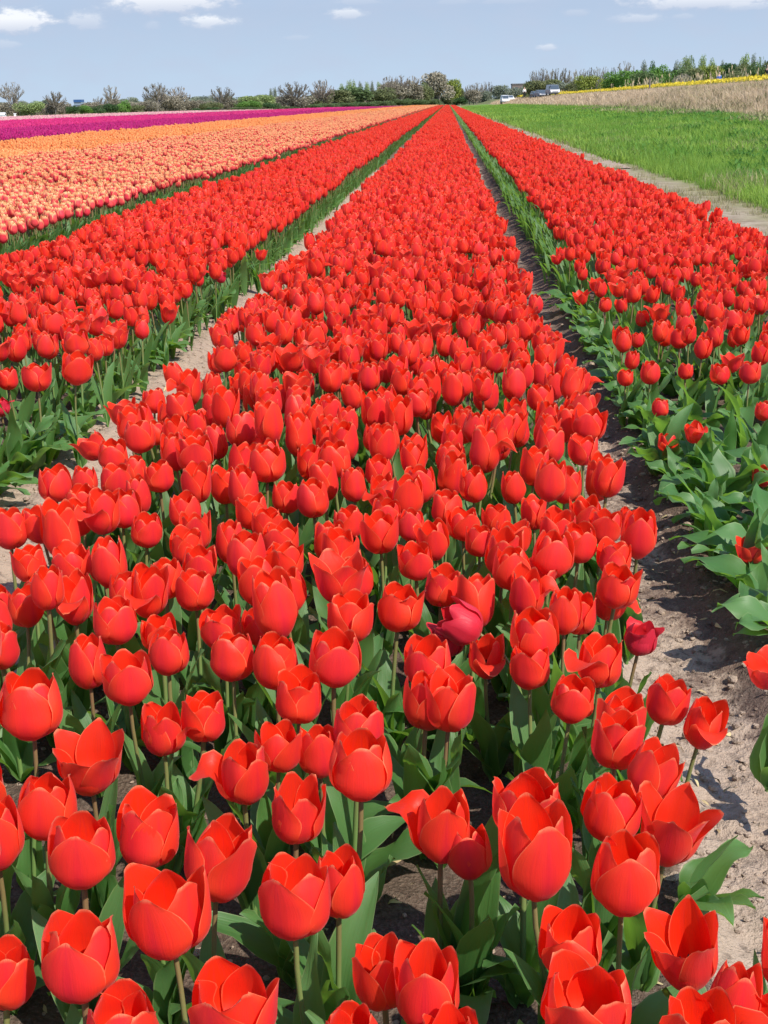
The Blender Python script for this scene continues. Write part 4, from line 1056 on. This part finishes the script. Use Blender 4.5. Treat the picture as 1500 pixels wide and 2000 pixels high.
def tree_meshes(kind, i, mat):
    st = ST_[kind][i % len(ST_[kind])]
    if st not in TACC: TACC[st] = (branchy if kind.endswith('bare') else leafy)(st[1], st[0])
    if (st, mat) not in TMESH:
        tr, cr = TACC[st]
        V = np.concatenate(cr.V); top = np.percentile(V[:, 2], 99.5); half = np.percentile(np.abs(V[:, :2]), 98)
        TMESH[(st, mat)] = (tr.mesh('trunk', [M['bark']]), cr.mesh('crown', [M[mat]], smooth=not kind.endswith('bare') and False), top, half)
    return TMESH[(st, mat)]
NAME = {'bare': 'bare_tree', 'tallbare': 'bare_tree', 'ovalbare': 'bare_tree', 'leafy': 'leafy_tree', 'bush': 'bush', 'poplar': 'poplar_tree', 'hedge': 'hedge'}
CATG = {'bare': 'tree', 'tallbare': 'tree', 'ovalbare': 'tree', 'leafy': 'tree', 'bush': 'bush', 'poplar': 'tree', 'hedge': 'hedge'}
tree_i = 0
def tree(px, top, w, kind, mat, label, Y, zb=0.0, group=None):
    global tree_i; tree_i += 1
    a, e = dir_at(px, top); w = w * (1.18 if kind in ('leafy', 'bush') else 1.0); aw = dir_at(px + w / 2, top)[0] - dir_at(px - w / 2, top)[0]
    Hh = e * Y + CAM_Z - zb; W = aw * Y
    tr, cr, tp, half = tree_meshes(kind, tree_i, mat)
    root = empty(NAME[kind], (a * Y, Y, zb))
    sxy = W / (2 * half); szz = Hh / tp
    for nm, me in (('trunk', tr), ('crown', cr)):
        o = link(nm, me, root); o.scale = (sxy, sxy, szz); o.rotation_euler = (0, 0, 0 if kind == 'hedge' else rng.uniform(0, 6.28))
    tag(root, label, CATG[kind], group)
def hedge_Y(px):
    a = dir_at(px, horizon_y(px))[0]
    return min(110.6 / max(.203 - a, .05), 545)
LEFT = [
 (20,161,44,'tallbare','pale_twigs','tall grey bare tree, leftmost on the horizon',12),(105,179,44,'bare','grey_twigs','round-headed bare tree with a forked trunk, second from the left end',6),
 (8,200,34,'bush','dull_brown','brown twiggy thicket under the leftmost tall bare tree',10),(60,199,44,'bush','pale_green','pale green rounded willow bush between two bare trees',0),
 (36,202,26,'bush','dull_brown','dull brown scrub left of the pale willow bush',8),(90,201,30,'bush','dull_brown','brown scrub at the foot of the round-headed bare tree',10),(122,203,26,'bush','dull_brown','brown scrub between the round-headed tree and the dark green bushes',9),
 (142,207,22,'bush','dark_green','dark green bush right below the blue tower',0),(168,206,26,'bush','bright_green','green bush just right of the blue tower',1),(191,209,24,'bush','dark_green','low dark bush left of the small bare tree',0),
 (193,189,28,'bare','grey_twigs','small grey bare tree beside a taller pale one',30),(216,167,32,'tallbare','pale_twigs','pale narrow bare tree above a dark green clump',34),
 (215,203,30,'bush','dark_green','dark green clump under the pale narrow bare tree',0),(238,197,32,'bush','bright_green','fresh green bush right of the pale narrow tree',3),(222,193,30,'bush','dull_brown','brown bush behind the fresh green one',16),
 (262,206,30,'bush','olive','low olive bush in the gap before the big bare pair',4),(284,197,36,'bush','dull_brown','brown bush in front of the first of two big bare trees',4),
 (305,163,52,'bare','grey_twigs','big spreading bare tree with white-grey limbs, first of a pair',6),(348,170,42,'ovalbare','brown_twigs','brownish bare tree, second of a pair',10),(330,186,50,'bush','dull_brown','brown undergrowth between the paired bare trees',9),(372,197,34,'bush','dull_brown','faded brown bush right of the paired bare trees',6),
 (392,203,34,'bush','olive','olive bush left of the lone bare tree',3),(432,169,46,'bare','grey_twigs','lone bare tree with dense grey head left of the fresh green bushes',10),(418,200,34,'bush','olive','olive scrub under the lone bare tree',4),(445,196,34,'bush','dull_brown','brown scrub on the right foot of the lone bare tree',8),
 (385,211,26,'bush','dark_green','low dark green bush before the lone bare tree',-4),(412,210,24,'bush','dark_green','dark green bush at the lone bare tree foot',-5),(470,199,30,'bush','bright_green','fresh green bush, first of the trio left of the large round bare tree',0),(497,197,28,'bush','bright_green','fresh green bush, middle of the trio',2),(520,186,40,'leafy','pale_green','pale green leafy tree behind the trio of fresh bushes',14),(492,188,42,'leafy','pale_green','pale green leafy tree above the middle bush of the trio',16),
 (528,201,26,'bush','dark_green','dark green bush at the left foot of the large round bare tree',0),(529,174,8,'poplar','grey_green','thin spire-like tree left of the large round bare tree',40),(537,171,8,'poplar','grey_green','second thin spire right against the large round bare tree',42),
 (574,160,62,'bare','grey_twigs','large round bare tree with many upright limbs',6),(572,186,58,'bush','dull_brown','brown thicket filling the foot of the large round bare tree',10),(628,157,46,'ovalbare','brown_twigs','brown bare tree right of the large round one',8),(625,180,46,'bush','olive','olive thicket under the brown bare tree',12),
 (665,176,50,'leafy','olive','olive budding tree left of the pale spires',10),(700,170,60,'leafy','hedge_green','wide green-olive tree below the pale spires',14),(735,172,54,'leafy','olive','olive budding tree left of the brown wood',12),
 (667,165,12,'poplar','pale_green','short pale spire, leftmost of the pale row',40),(683,157,12,'poplar','pale_green','pale green spire, tallest of the pale row',42),(691,158,10,'poplar','pale_green','pale green spire beside the tallest',44),(704,160,10,'poplar','grey_green','greyish spire in the middle of the pale row',45),(717,161,12,'poplar','pale_green','blunt pale spire in the pale row',43),(727,160,10,'poplar','grey_green','greyish spire near the brown wood',46),(741,161,14,'poplar','pale_green','pale spire touching the brown wood',44),
 (760,150,34,'ovalbare','brown_twigs','dark brown bare tree at the left end of the brown wood',10),(782,148,34,'ovalbare','brown_twigs','dark brown bare tree in the middle of the brown wood',14),(806,149,34,'ovalbare','brown_twigs','dark brown bare tree at the right end of the brown wood',12),(770,160,46,'leafy','dull_brown','brown-budding tree in the left half of the brown wood',16),(800,160,50,'leafy','dull_brown','brown-budding tree in the right half of the brown wood',18),(825,168,34,'leafy','olive','olive tree between the brown wood and the blossoming tree',8),
 (858,142,44,'leafy','blossom','tall cream blossoming tree at the end of the rows',8),(850,150,34,'ovalbare','brown_twigs','bare brown tree behind the cream blossoming tree',20),(838,162,30,'leafy','olive','olive tree at the left foot of the blossoming tree',5),(884,156,30,'leafy','yellow_green','yellow-green tree right of the blossoming tree',8),(893,172,22,'leafy','olive','olive tree beside the yellow-green one',14),(868,190,24,'bush','olive','olive bush below the yellow-green tree',0),
 (902,189,22,'bush','dark_green','dark evergreen bush at the very end of the rows',0),(890,192,18,'bush','dark_green','small dark evergreen bush left of the end of the rows',2),
]
for (px, top, w, kind, mat, label, dy) in LEFT: tree(px, top, w, kind, mat, label, hedge_Y(px) + dy)
for i, (px, top, w) in enumerate([(478,209,44),(560,208,40),(604,203,38),(640,202,38),(676,201,38),(711,199,38),(746,197,38),(780,194,38),(812,193,36),(842,194,32)]):
    tree(px, top, w * 1.15, 'hedge', 'hedge_green', f'clipped green hedge section, {["first", "second", "third", "fourth", "fifth", "sixth", "seventh", "eighth", "ninth", "tenth"][i]} from the left below the trees', hedge_Y(px) - 5, 0, 'low hedge along the field end')
RIGHT = [  # px, top, w, kind, mat, label, distance, ground z
 (917,166,22,'ovalbare','grey_twigs','grey-brown bare tree right of the end of the rows',520,0),(931,162,26,'ovalbare','pale_twigs','pale grey bare tree beside the grey-brown one',530,0),(925,176,30,'leafy','dull_brown','brown-budding tree under the pale grey bare one',515,0),
 (946,160,14,'tallbare','grey_twigs','thin grey bare tree right of the pale one',640,0),(957,160,14,'tallbare','grey_twigs','second thin grey bare tree right of the pale one',640,0),(975,167,26,'leafy','grey_green','blue-green tree behind the white van',640,0),(948,178,30,'bush','grey_green','grey-green bush below the thin bare trees',600,0),
 (1010,172,34,'bush','grey_green','grey-green bush in front of the brown block',400,1.2),(1028,168,26,'bush','grey_green','grey-green bush beside the brown block',390,1.2),
 (1043,139,22,'ovalbare','grey_twigs','grey bare tree at the left end of the wood on the bank',330,1.2),(1060,134,24,'ovalbare','brown_twigs','brownish bare tree, second in the wood on the bank',330,1.2),(1075,135,22,'tallbare','grey_twigs','grey bare tree above the dark van',340,1.2),(1090,134,22,'tallbare','grey_twigs','upright bare tree right of the dark van',340,1.2),(1105,133,22,'tallbare','brown_twigs','upright brown bare tree in the row on the bank',342,1.2),(1120,136,24,'tallbare','pale_twigs','paler bare tree in the row on the bank',345,1.2),(1138,135,20,'tallbare','grey_twigs','bare tree left of the gap in the row',345,1.2),(1152,132,20,'tallbare','grey_twigs','tall bare tree beside the gap in the row',345,1.2),(1168,131,16,'tallbare','grey_twigs','slim bare tree right of the gap',345,1.2),(1182,131,16,'tallbare','brown_twigs','slim brown bare tree right of the gap',345,1.2),(1196,132,18,'tallbare','grey_twigs','slim bare tree before the round crown',345,1.2),(1222,121,34,'bare','grey_twigs','round-crowned bare tree above the bright green bushes',300,1.2),
 (1048,158,44,'leafy','olive','olive tree left of the dark van',300,1.4),(1075,156,40,'leafy','olive','olive tree directly behind the dark van',305,1.4),(1102,162,44,'bush','grey_green','soft grey-green bush right of the dark van',285,1.5),(1128,154,40,'leafy','olive','olive bush-like tree below the pale bare tree',280,1.5),(1152,148,36,'leafy','yellow_green','yellowish tree below the gap in the bare row',270,1.5),(1176,153,24,'ovalbare','pale_twigs','small pale twiggy tree between yellowish and bright green ones',265,1.6),(1190,155,30,'bush','yellow_green','yellow-green bush left of the bright green bushes',250,1.6),
 (1210,142,44,'leafy','bright_green','bright green bush-like tree under the round-crowned bare tree',235,1.6),(1238,138,46,'leafy','bright_green','bright green tree right of the round crown',230,1.6),(1266,142,44,'leafy','hedge_green','deeper green tree in the middle of the bank',220,1.6),(1285,130,40,'leafy','bright_green','tall bright green tree in the middle of the bank',240,1.6),(1308,140,40,'leafy','bright_green','bright green tree left of the airy poplar',225,1.6),(1332,136,44,'leafy','hedge_green','green tree below the airy poplar',225,1.6),
 (1258,121,18,'poplar','grey_green','greyish spire behind the deeper green tree',270,1.6),(1275,121,16,'poplar','dark_green','dark spire behind the tall bright green tree',270,1.6),(1322,120,16,'poplar','grey_green','thin spire left of the airy poplar',265,1.6),
 (1344,108,34,'tallbare','pale_green','airy pale poplar with rounded head',240,1.6),(1342,114,30,'poplar','pale_green','budding crown within the airy poplar',242,1.6),(1373,109,18,'poplar','pale_green','slim pale poplar right of the airy one',240,1.6),(1391,117,20,'poplar','pale_green','shorter pale poplar beside the slim one',238,1.6),(1390,128,36,'leafy','yellow_green','yellowish tree behind the person in blue',215,1.6),(1420,125,40,'leafy','dark_green','dark green tree right of the person in blue',215,1.6),(1412,120,12,'poplar','grey_green','small spire above the person in blue',260,1.6),
 (1455,107,24,'poplar','pale_green','pale poplar, taller of the pair near the right edge',225,1.6),(1473,106,12,'poplar','grey_green','narrow poplar of the pair near the right edge',228,1.6),(1487,111,22,'tallbare','pale_green','loose pale poplar by the right edge',222,1.6),(1450,126,40,'leafy','olive','olive tree below the pair of poplars',210,1.6),(1480,124,42,'leafy','hedge_green','green tree at the right edge behind the dark-clad person',205,1.6),(1515,118,40,'leafy','olive','olive tree cut by the right edge',205,1.6),(1365,134,38,'leafy','olive','olive tree below the slim pale poplar',212,1.6),(1435,140,36,'bush','olive','olive bush behind the rapeseed near the right edge',190,1.7),(1330,146,40,'bush','dull_brown','straw-brown bush behind the rapeseed',190,1.7),
]
for (px, top, w, kind, mat, label, Y, zb) in RIGHT: tree(px, top, w, kind, mat, label, Y, zb)
# the far wood beyond everything, one grey-green mass
acc = Acc()
TL = [leafy(s, 'bush')[1] for s in (71, 72, 73)]; TLt = [[(np.concatenate(c.V), np.concatenate([f for f in c.F]), np.concatenate(c.U), 0)] for c in TL]
TLt = [[(v, f, u, 0)] for ((v, f, u, _),) in TLt]
for (y0, y1, xa, xb, n, h0, h1) in ((620, 760, -330, 10, 110, 4.5, 8), (640, 760, 10, 75, 22, 5, 8.5), (430, 520, 60, 190, 34, 7, 11)):
    P = np.column_stack([np.linspace(xa, xb, n) + rng.normal(0, 3, n), rng.uniform(y0, y1, n)]); hh = rng.uniform(h0, h1, n); hh = np.where(np.abs(P[:, 0] / P[:, 1] - dir_at(152, 205)[0]) < .016, 2.5, hh)
    mt = rotz(rng.uniform(0, 6.28, n)); mt = mt * np.stack([hh * 1.2, hh * 1.2, hh], -1)[:, None, :] ; w = rng.integers(3, size=n)
    mt = np.einsum('nij,nj->nij', rotz(rng.uniform(0, 6.28, n)), np.stack([hh * 1.2, hh * 1.2, hh], -1))
    for k in range(3):
        m = w == k; acc.many(TLt[k], mt[m], np.column_stack([P, np.zeros(n)])[m], rng.uniform(0, 1, m.sum()))
o = acc.build('far_woods', [M['grey_green']], smooth=False); tag(o, 'far grey-green woods on the horizon', 'woods', kind='stuff')
acc = Acc(); n = 150; tt = np.linspace(-.10, 1.04, n); P = np.column_stack([-70 + 65 * tt + rng.normal(0, 1.2, n) - 9, 200 + 320 * tt + 22 + rng.normal(0, 3, n)]); hh = rng.uniform(1.5, 3.3, n) * np.linspace(.85, 1.35, n)
w = rng.integers(3, size=n); mt = np.einsum('nij,nj->nij', rotz(rng.uniform(0, 6.28, n)), np.stack([hh * 1.7, hh * 1.7, hh], -1))
for k in range(3): acc.many(TLt[k], mt[w == k], np.column_stack([P, np.zeros(n)])[w == k], rng.uniform(0, 1, (w == k).sum()))
o = acc.build('scrub_thicket', [M['dull_brown']], smooth=False); tag(o, 'dull brown scrub thicket behind the hedge trees', 'scrub', kind='stuff')
acc = Acc(); n = 90; az_ = np.linspace(dir_at(1035, 160)[0], dir_at(1540, 160)[0], n); YY = np.interp(np.linspace(0, 1, n), [0, .35, 1], [320, 262, 222]) + rng.normal(0, 4, n); hh = rng.uniform(2.6, 4.6, n)
w = rng.integers(3, size=n); mt = np.einsum('nij,nj->nij', rotz(rng.uniform(0, 6.28, n)), np.stack([hh * 1.5, hh * 1.5, hh], -1)); P = np.column_stack([az_ * YY, YY, np.full(n, 1.2)])
for k in range(3): acc.many(TLt[k], mt[w == k], P[w == k], rng.uniform(0, 1, (w == k).sum()))
o = acc.build('green_thicket', [M['olive']], smooth=False); tag(o, 'olive green thicket filling in behind the trees on the bank', 'scrub', kind='stuff')
# straw-coloured tufts along the foot of the hedge
acc = Acc(); n = 700; tt = rng.uniform(-.15, 1.05, n); P = np.column_stack([-70 + 65 * tt + rng.normal(0, 1.0, n) + 2.5, 200 + 320 * tt - 6])
place(acc, P, bank_z, T_FAR, 1.0, 2.4); o = acc.build('rough_grass', [M['dry_grass']]); tag(o, 'rough dry grass along the foot of the hedge', 'grass', kind='stuff')

# ------------------------------------------------------------------ buildings, vehicles, people
def box(acc, x0, x1, y0, y1, z0, z1, mi=0):
    v = np.array([[x, y, z] for z in (z0, z1) for y in (y0, y1) for x in (x0, x1)], float)
    acc.add(v, np.array([[0, 2, 3, 1], [4, 5, 7, 6], [0, 1, 5, 4], [2, 6, 7, 3], [0, 4, 6, 2], [1, 3, 7, 5]]), np.zeros((8, 2)), mi)
def boxobj(name, dims, mat, parent, loc=(0, 0, 0)):
    a = Acc(); box(a, *dims); o = a.build(name, [mat], parent, smooth=False); o.location = loc; return o
M['tower_grey'] = plain('tower_cladding', (.20, .25, .31), (.25, .30, .36), .5); M['tower_blue'] = plain('tower_band', (.035, .09, .22), None, .4)
M['glass'] = plain('window_glass', (.06, .08, .10), None, .1, .6); M['brick'] = plain('brown_brick', (.14, .11, .095), (.19, .15, .13), .85); M['white_paint'] = plain('white_paint', (.78, .78, .76), None, .5)
a, e = dir_at(151, 194.5); Y = 1200; Hh = e * Y + CAM_Z
root = empty('tower_block', (a * Y, Y, 0)); W2 = (dir_at(159, 200)[0] - dir_at(144, 200)[0]) * Y / 2
boxobj('wall', (-W2, W2, 0, 9, 0, Hh - 2.2), M['tower_grey'], root); boxobj('roof_band', (-W2 - .15, W2 + .15, -.15, 9.15, Hh - 2.2, Hh), M['tower_blue'], root)
for k in range(3): boxobj('window', (-W2 + .5, W2 - .5, -.08, .04, 1.2 + k * 2.4, 2.0 + k * 2.4), M['glass'], root)
tag(root, 'distant grey-blue tower block with a dark blue top band', 'building')
a, e = dir_at(1017, 163); Y = 450; Hh = e * Y + CAM_Z; root = empty('flat_block', (a * Y, Y, 0)); W2 = (dir_at(1034, 170)[0] - dir_at(1001, 170)[0]) * Y / 2
boxobj('wall', (-W2, W2, 0, 8, 0, Hh - .35), M['brick'], root); boxobj('roof', (-W2 - .15, W2 + .15, -.15, 8.15, Hh - .35, Hh), plain('roof_felt', (.12, .11, .11)), root)
for k in range(3): boxobj('window', (-W2 + .8 + k * 2, -W2 + 1.9 + k * 2, -.06, .05, Hh - 2.6, Hh - 1.2), M['glass'], root)
tag(root, 'dark brown flat-roofed block behind grey-green bushes', 'building')
a, _ = dir_at(1, 222); Y = 190; root = empty('white_shed', (a * Y, Y, 0)); boxobj('wall', (-.55, .55, 0, .8, 0, .55), M['white_paint'], root)
ac = Acc(); ac.add([[-.62, -.08, .55], [.62, -.08, .55], [.62, .88, .55], [-.62, .88, .55], [-.62, .4, .85], [.62, .4, .85]], np.array([[0, 1, 5, 4], [2, 3, 4, 5], [0, 4, 3, 3], [1, 2, 5, 5], [0, 3, 2, 1]]), np.zeros((6, 2))); ac.build('roof', [M['white_paint']], root, smooth=False)
boxobj('door', (-.15, .2, -.03, .02, .02, .5), plain('shed_door', (.5, .5, .48)), root)
tag(root, 'tiny white shed at the left edge of the photo below the hedge trees', 'shed')
a, _ = dir_at(29, 222); root = empty('white_post', (a * 192, 192, 0)); boxobj('pole', (-.14, .14, -.1, .1, 0, .62), M['white_paint'], root); boxobj('cap', (-.18, .18, -.14, .14, .62, .72), M['white_paint'], root)
tag(root, 'short white post left of the pale green willow bush', 'post')
a, _ = dir_at(1269, 166); root = empty('wooden_post', (a * 134, 134, float(bank_z(a * 134)) + .2)); M['wood'] = plain('weathered_wood', (.14, .11, .09), (.2, .17, .14), .9)
v, f, uv = tube([[0, 0, -.2], [.01, 0, .4], [0, .01, .80]], [.085, .08, .075], 8); ac = Acc(); ac.add(v, f, uv); ac.build('pole', [M['wood']], root); boxobj('cap', (-.1, .1, -.1, .1, .80, .84), M['wood'], root)
tag(root, 'dark weathered post standing in the yellow rapeseed', 'post')

def prism(name, prof, y0, y1, mat, parent, taper=None):
    """side profile (x, z) swept across the vehicle from y0 to y1; taper(z) narrows it with height"""
    n = len(prof); V = []
    for y in (y0, (y0 + y1) / 2, y1):
        for (x, z) in prof: V.append([x, y * (taper(z) if taper else 1), z])
    F = [[j * n + i, j * n + (i + 1) % n, (j + 1) * n + (i + 1) % n, (j + 1) * n + i] for j in (0, 1) for i in range(n)]
    me = bpy.data.meshes.new(name); me.from_pydata([tuple(v) for v in V], [], F + [list(range(n))[::-1], list(range(2 * n, 3 * n))]); me.materials.append(mat); me.update()
    o = link(name, me, parent); b = o.modifiers.new('bevel', 'BEVEL'); b.width = .04; b.segments = 2; return o
M['tyre'] = plain('tyre', (.02, .02, .02), None, .9); M['rim'] = plain('rim', (.5, .5, .5), None, .3, .5, 4, .8); M['lamp_glass'] = plain('lamp_glass', (.7, .7, .68), None, .1, .6)
def vehicle(px, Y, kind, paint, label, rz):
    a, _ = dir_at(px, 190); z = float(bank_z(a * Y)); nm = 'parked_car' if kind == 'car' else 'parked_van'
    root = empty(nm, (a * Y, Y, z)); root.rotation_euler = (0, 0, rz)
    if kind == 'car':
        body = [(-2.1, .35), (2.1, .35), (2.15, .62), (1.95, .85), (1.0, .98), (-1.9, 1.02), (-2.15, .8)]; cab = [(-1.75, 1.0), (1.0, .97), (.35, 1.48), (-1.2, 1.52)]; ws = [(1.02, .99), (.40, 1.44), (.44, 1.47), (1.08, .99)]; win = [(-1.5, 1.06), (.72, 1.04), (.28, 1.42), (-1.1, 1.45)]
    else:
        body = [(-2.4, .4), (2.4, .4), (2.45, .8), (2.3, 1.15), (-2.45, 1.2)]; cab = [(-2.42, 1.18), (2.25, 1.13), (1.55, 1.95), (-2.3, 2.02)]; ws = [(2.27, 1.16), (1.62, 1.88), (1.67, 1.91), (2.33, 1.17)]; win = [(.4, 1.22), (1.95, 1.2), (1.45, 1.82), (.4, 1.84)]
    tp = lambda q: 1 - .16 * max(0, (q - 1.0)); prism('body', body, -.9, .9, paint, root); prism('cabin', cab, -.86, .86, paint, root, tp); prism('windscreen', ws, -.72, .72, M['glass'], root)
    for s in (-1, 1): prism('window', win, s * .80 - .02, s * .80 + .055, M['glass'], root)
    for x in (-1.35, 1.35):
        for s in (-1, 1):
            w = empty('wheel', (0, 0, 0)); w.parent = root; w.location = (x, s * .84, .33)
            for part, rad, wd, mt in (('tyre', .33, .11, M['tyre']), ('rim', .20, .12, M['rim'])):
                v, f, uv = tube([[0, -wd, 0], [0, -wd * .98, 0], [0, wd * .98, 0], [0, wd, 0]], [.02, rad, rad, .02], 14); ac = Acc(); ac.add(v, f, uv); ac.build(part, [mt], w)
    xf = 2.1 if kind == 'car' else 2.42
    for s in (-1, 1): boxobj('headlight', (xf - .05, xf + .06, s * .68 - .15, s * .68 + .15, .66, .82), M['lamp_glass'], root)
    boxobj('bumper', (xf - .1, xf + .1, -.85, .85, .36, .52), M['tyre'], root)
    tag(root, label, 'car' if kind == 'car' else 'van')
P_sil = plain('silver_paint', (.24, .25, .27), None, .3, .6, 4, .4); P_dark = plain('dark_paint', (.035, .04, .05), None, .25, .6); P_grey = plain('grey_paint', (.12, .13, .15), None, .3, .6); P_white = plain('car_white', (.78, .78, .78), None, .35, .5)
vehicle(1079, 250, 'van', P_sil, 'silver van with dark windows parked on the bank by the wood', R(-83)); vehicle(1057, 262, 'car', P_grey, 'dark grey car parked left of the silver van', R(-80)); vehicle(1047, 268, 'car', P_dark, 'black car at the left end of the parked row', R(-82))
vehicle(986, 330, 'van', P_white, 'small white van far along the bank', R(-86)); vehicle(995.5, 345, 'car', P_white, 'white car just right of the far white van', R(-80))

def skinned(name, verts, edges, radii, mat, parent, root_i=0):
    me = bpy.data.meshes.new(name); me.from_pydata(verts, edges, []); me.materials.append(mat); o = link(name, me, parent)
    o.modifiers.new('skin', 'SKIN')
    for i, r in enumerate(radii): me.skin_vertices[0].data[i].radius = (r, r) if np.isscalar(r) else r
    me.skin_vertices[0].data[root_i].use_root = True
    s = o.modifiers.new('sub', 'SUBSURF'); s.levels = s.render_levels = 1
    for p in me.polygons: p.use_smooth = True
    return o
M['skin'] = plain('skin', (.55, .33, .24), None, .6); M['hair'] = plain('hair', (.05, .035, .025), None, .7)
def person(px, Y, zg, rz, jacket, trousers, label):
    a, _ = dir_at(px, 160); root = empty('person', (a * Y, Y, zg)); root.rotation_euler = (0, 0, rz)
    sv = [(0, 0, .95), (0, 0, 1.15), (0, 0, 1.38), (0, .0, 1.50), (0, -.01, 1.58), (0, -.015, 1.68), (0, 0, 1.74), (.19, 0, 1.40), (.25, .02, 1.12), (.24, -.10, .90), (.24, -.14, .82), (-.19, 0, 1.40), (-.25, .02, 1.12), (-.24, -.10, .90), (-.24, -.14, .82),
          (.10, 0, .90), (.11, -.02, .50), (.11, .02, .09), (.11, -.12, .04), (-.10, 0, .90), (-.11, .0, .50), (-.11, .03, .09), (-.11, -.11, .04)]
    ed = [(0, 1), (1, 2), (2, 3), (3, 4), (4, 5), (5, 6), (2, 7), (7, 8), (8, 9), (9, 10), (2, 11), (11, 12), (12, 13), (13, 14), (0, 15), (15, 16), (16, 17), (17, 18), (0, 19), (19, 20), (20, 21), (21, 22)]
    rd = [(.15, .11), (.14, .10), (.16, .10), .055, .075, .085, .06, .06, .045, .035, .04, .06, .045, .035, .04, .09, .06, .045, .045, .09, .06, .045, .045]
    skinned('body', sv, ed, rd, M['skin'], root)
    j = [0, 1, 2, 7, 8, 9, 11, 12, 13]; mp = {q: i for i, q in enumerate(j)}
    skinned('jacket', [sv[q] for q in j], [(mp[x], mp[y]) for x, y in ed if x in mp and y in mp], [(rd[q][0] + .03, rd[q][1] + .03) if not np.isscalar(rd[q]) else rd[q] + .02 for q in j], jacket, root)
    j = [0, 15, 16, 17, 19, 20, 21]; mp = {q: i for i, q in enumerate(j)}
    skinned('trousers', [sv[q] if q else (0, 0, .93) for q in j], [(mp[x], mp[y]) for x, y in ed if x in mp and y in mp], [(rd[q][0] + .012, rd[q][1] + .012) if not np.isscalar(rd[q]) else rd[q] + .02 for q in j], trousers, root)
    skinned('hair', [(0, .02, 1.66), (0, .01, 1.73), (0, -.01, 1.765)], [(0, 1), (1, 2)], [.085, .088, .05], M['hair'], root)
    tag(root, label, 'person'); return root
C_blue = plain('blue_cloth', (.03, .10, .42), None, .8); C_dark = plain('dark_cloth', (.02, .02, .025), None, .8); C_white = plain('white_cloth', (.75, .73, .68), None, .8); C_jean = plain('denim', (.06, .09, .16), None, .8)
person(1404, 150, 2.1, .3, C_blue, C_jean, 'person in a blue jacket standing behind the yellow rapeseed')
person(1498, 118, 2.05, -.6, C_dark, C_dark, 'person in dark clothes cut by the right edge')
person(1024.5, 235, 1.75, .2, C_white, C_dark, 'person in a white top walking left of the parked cars')
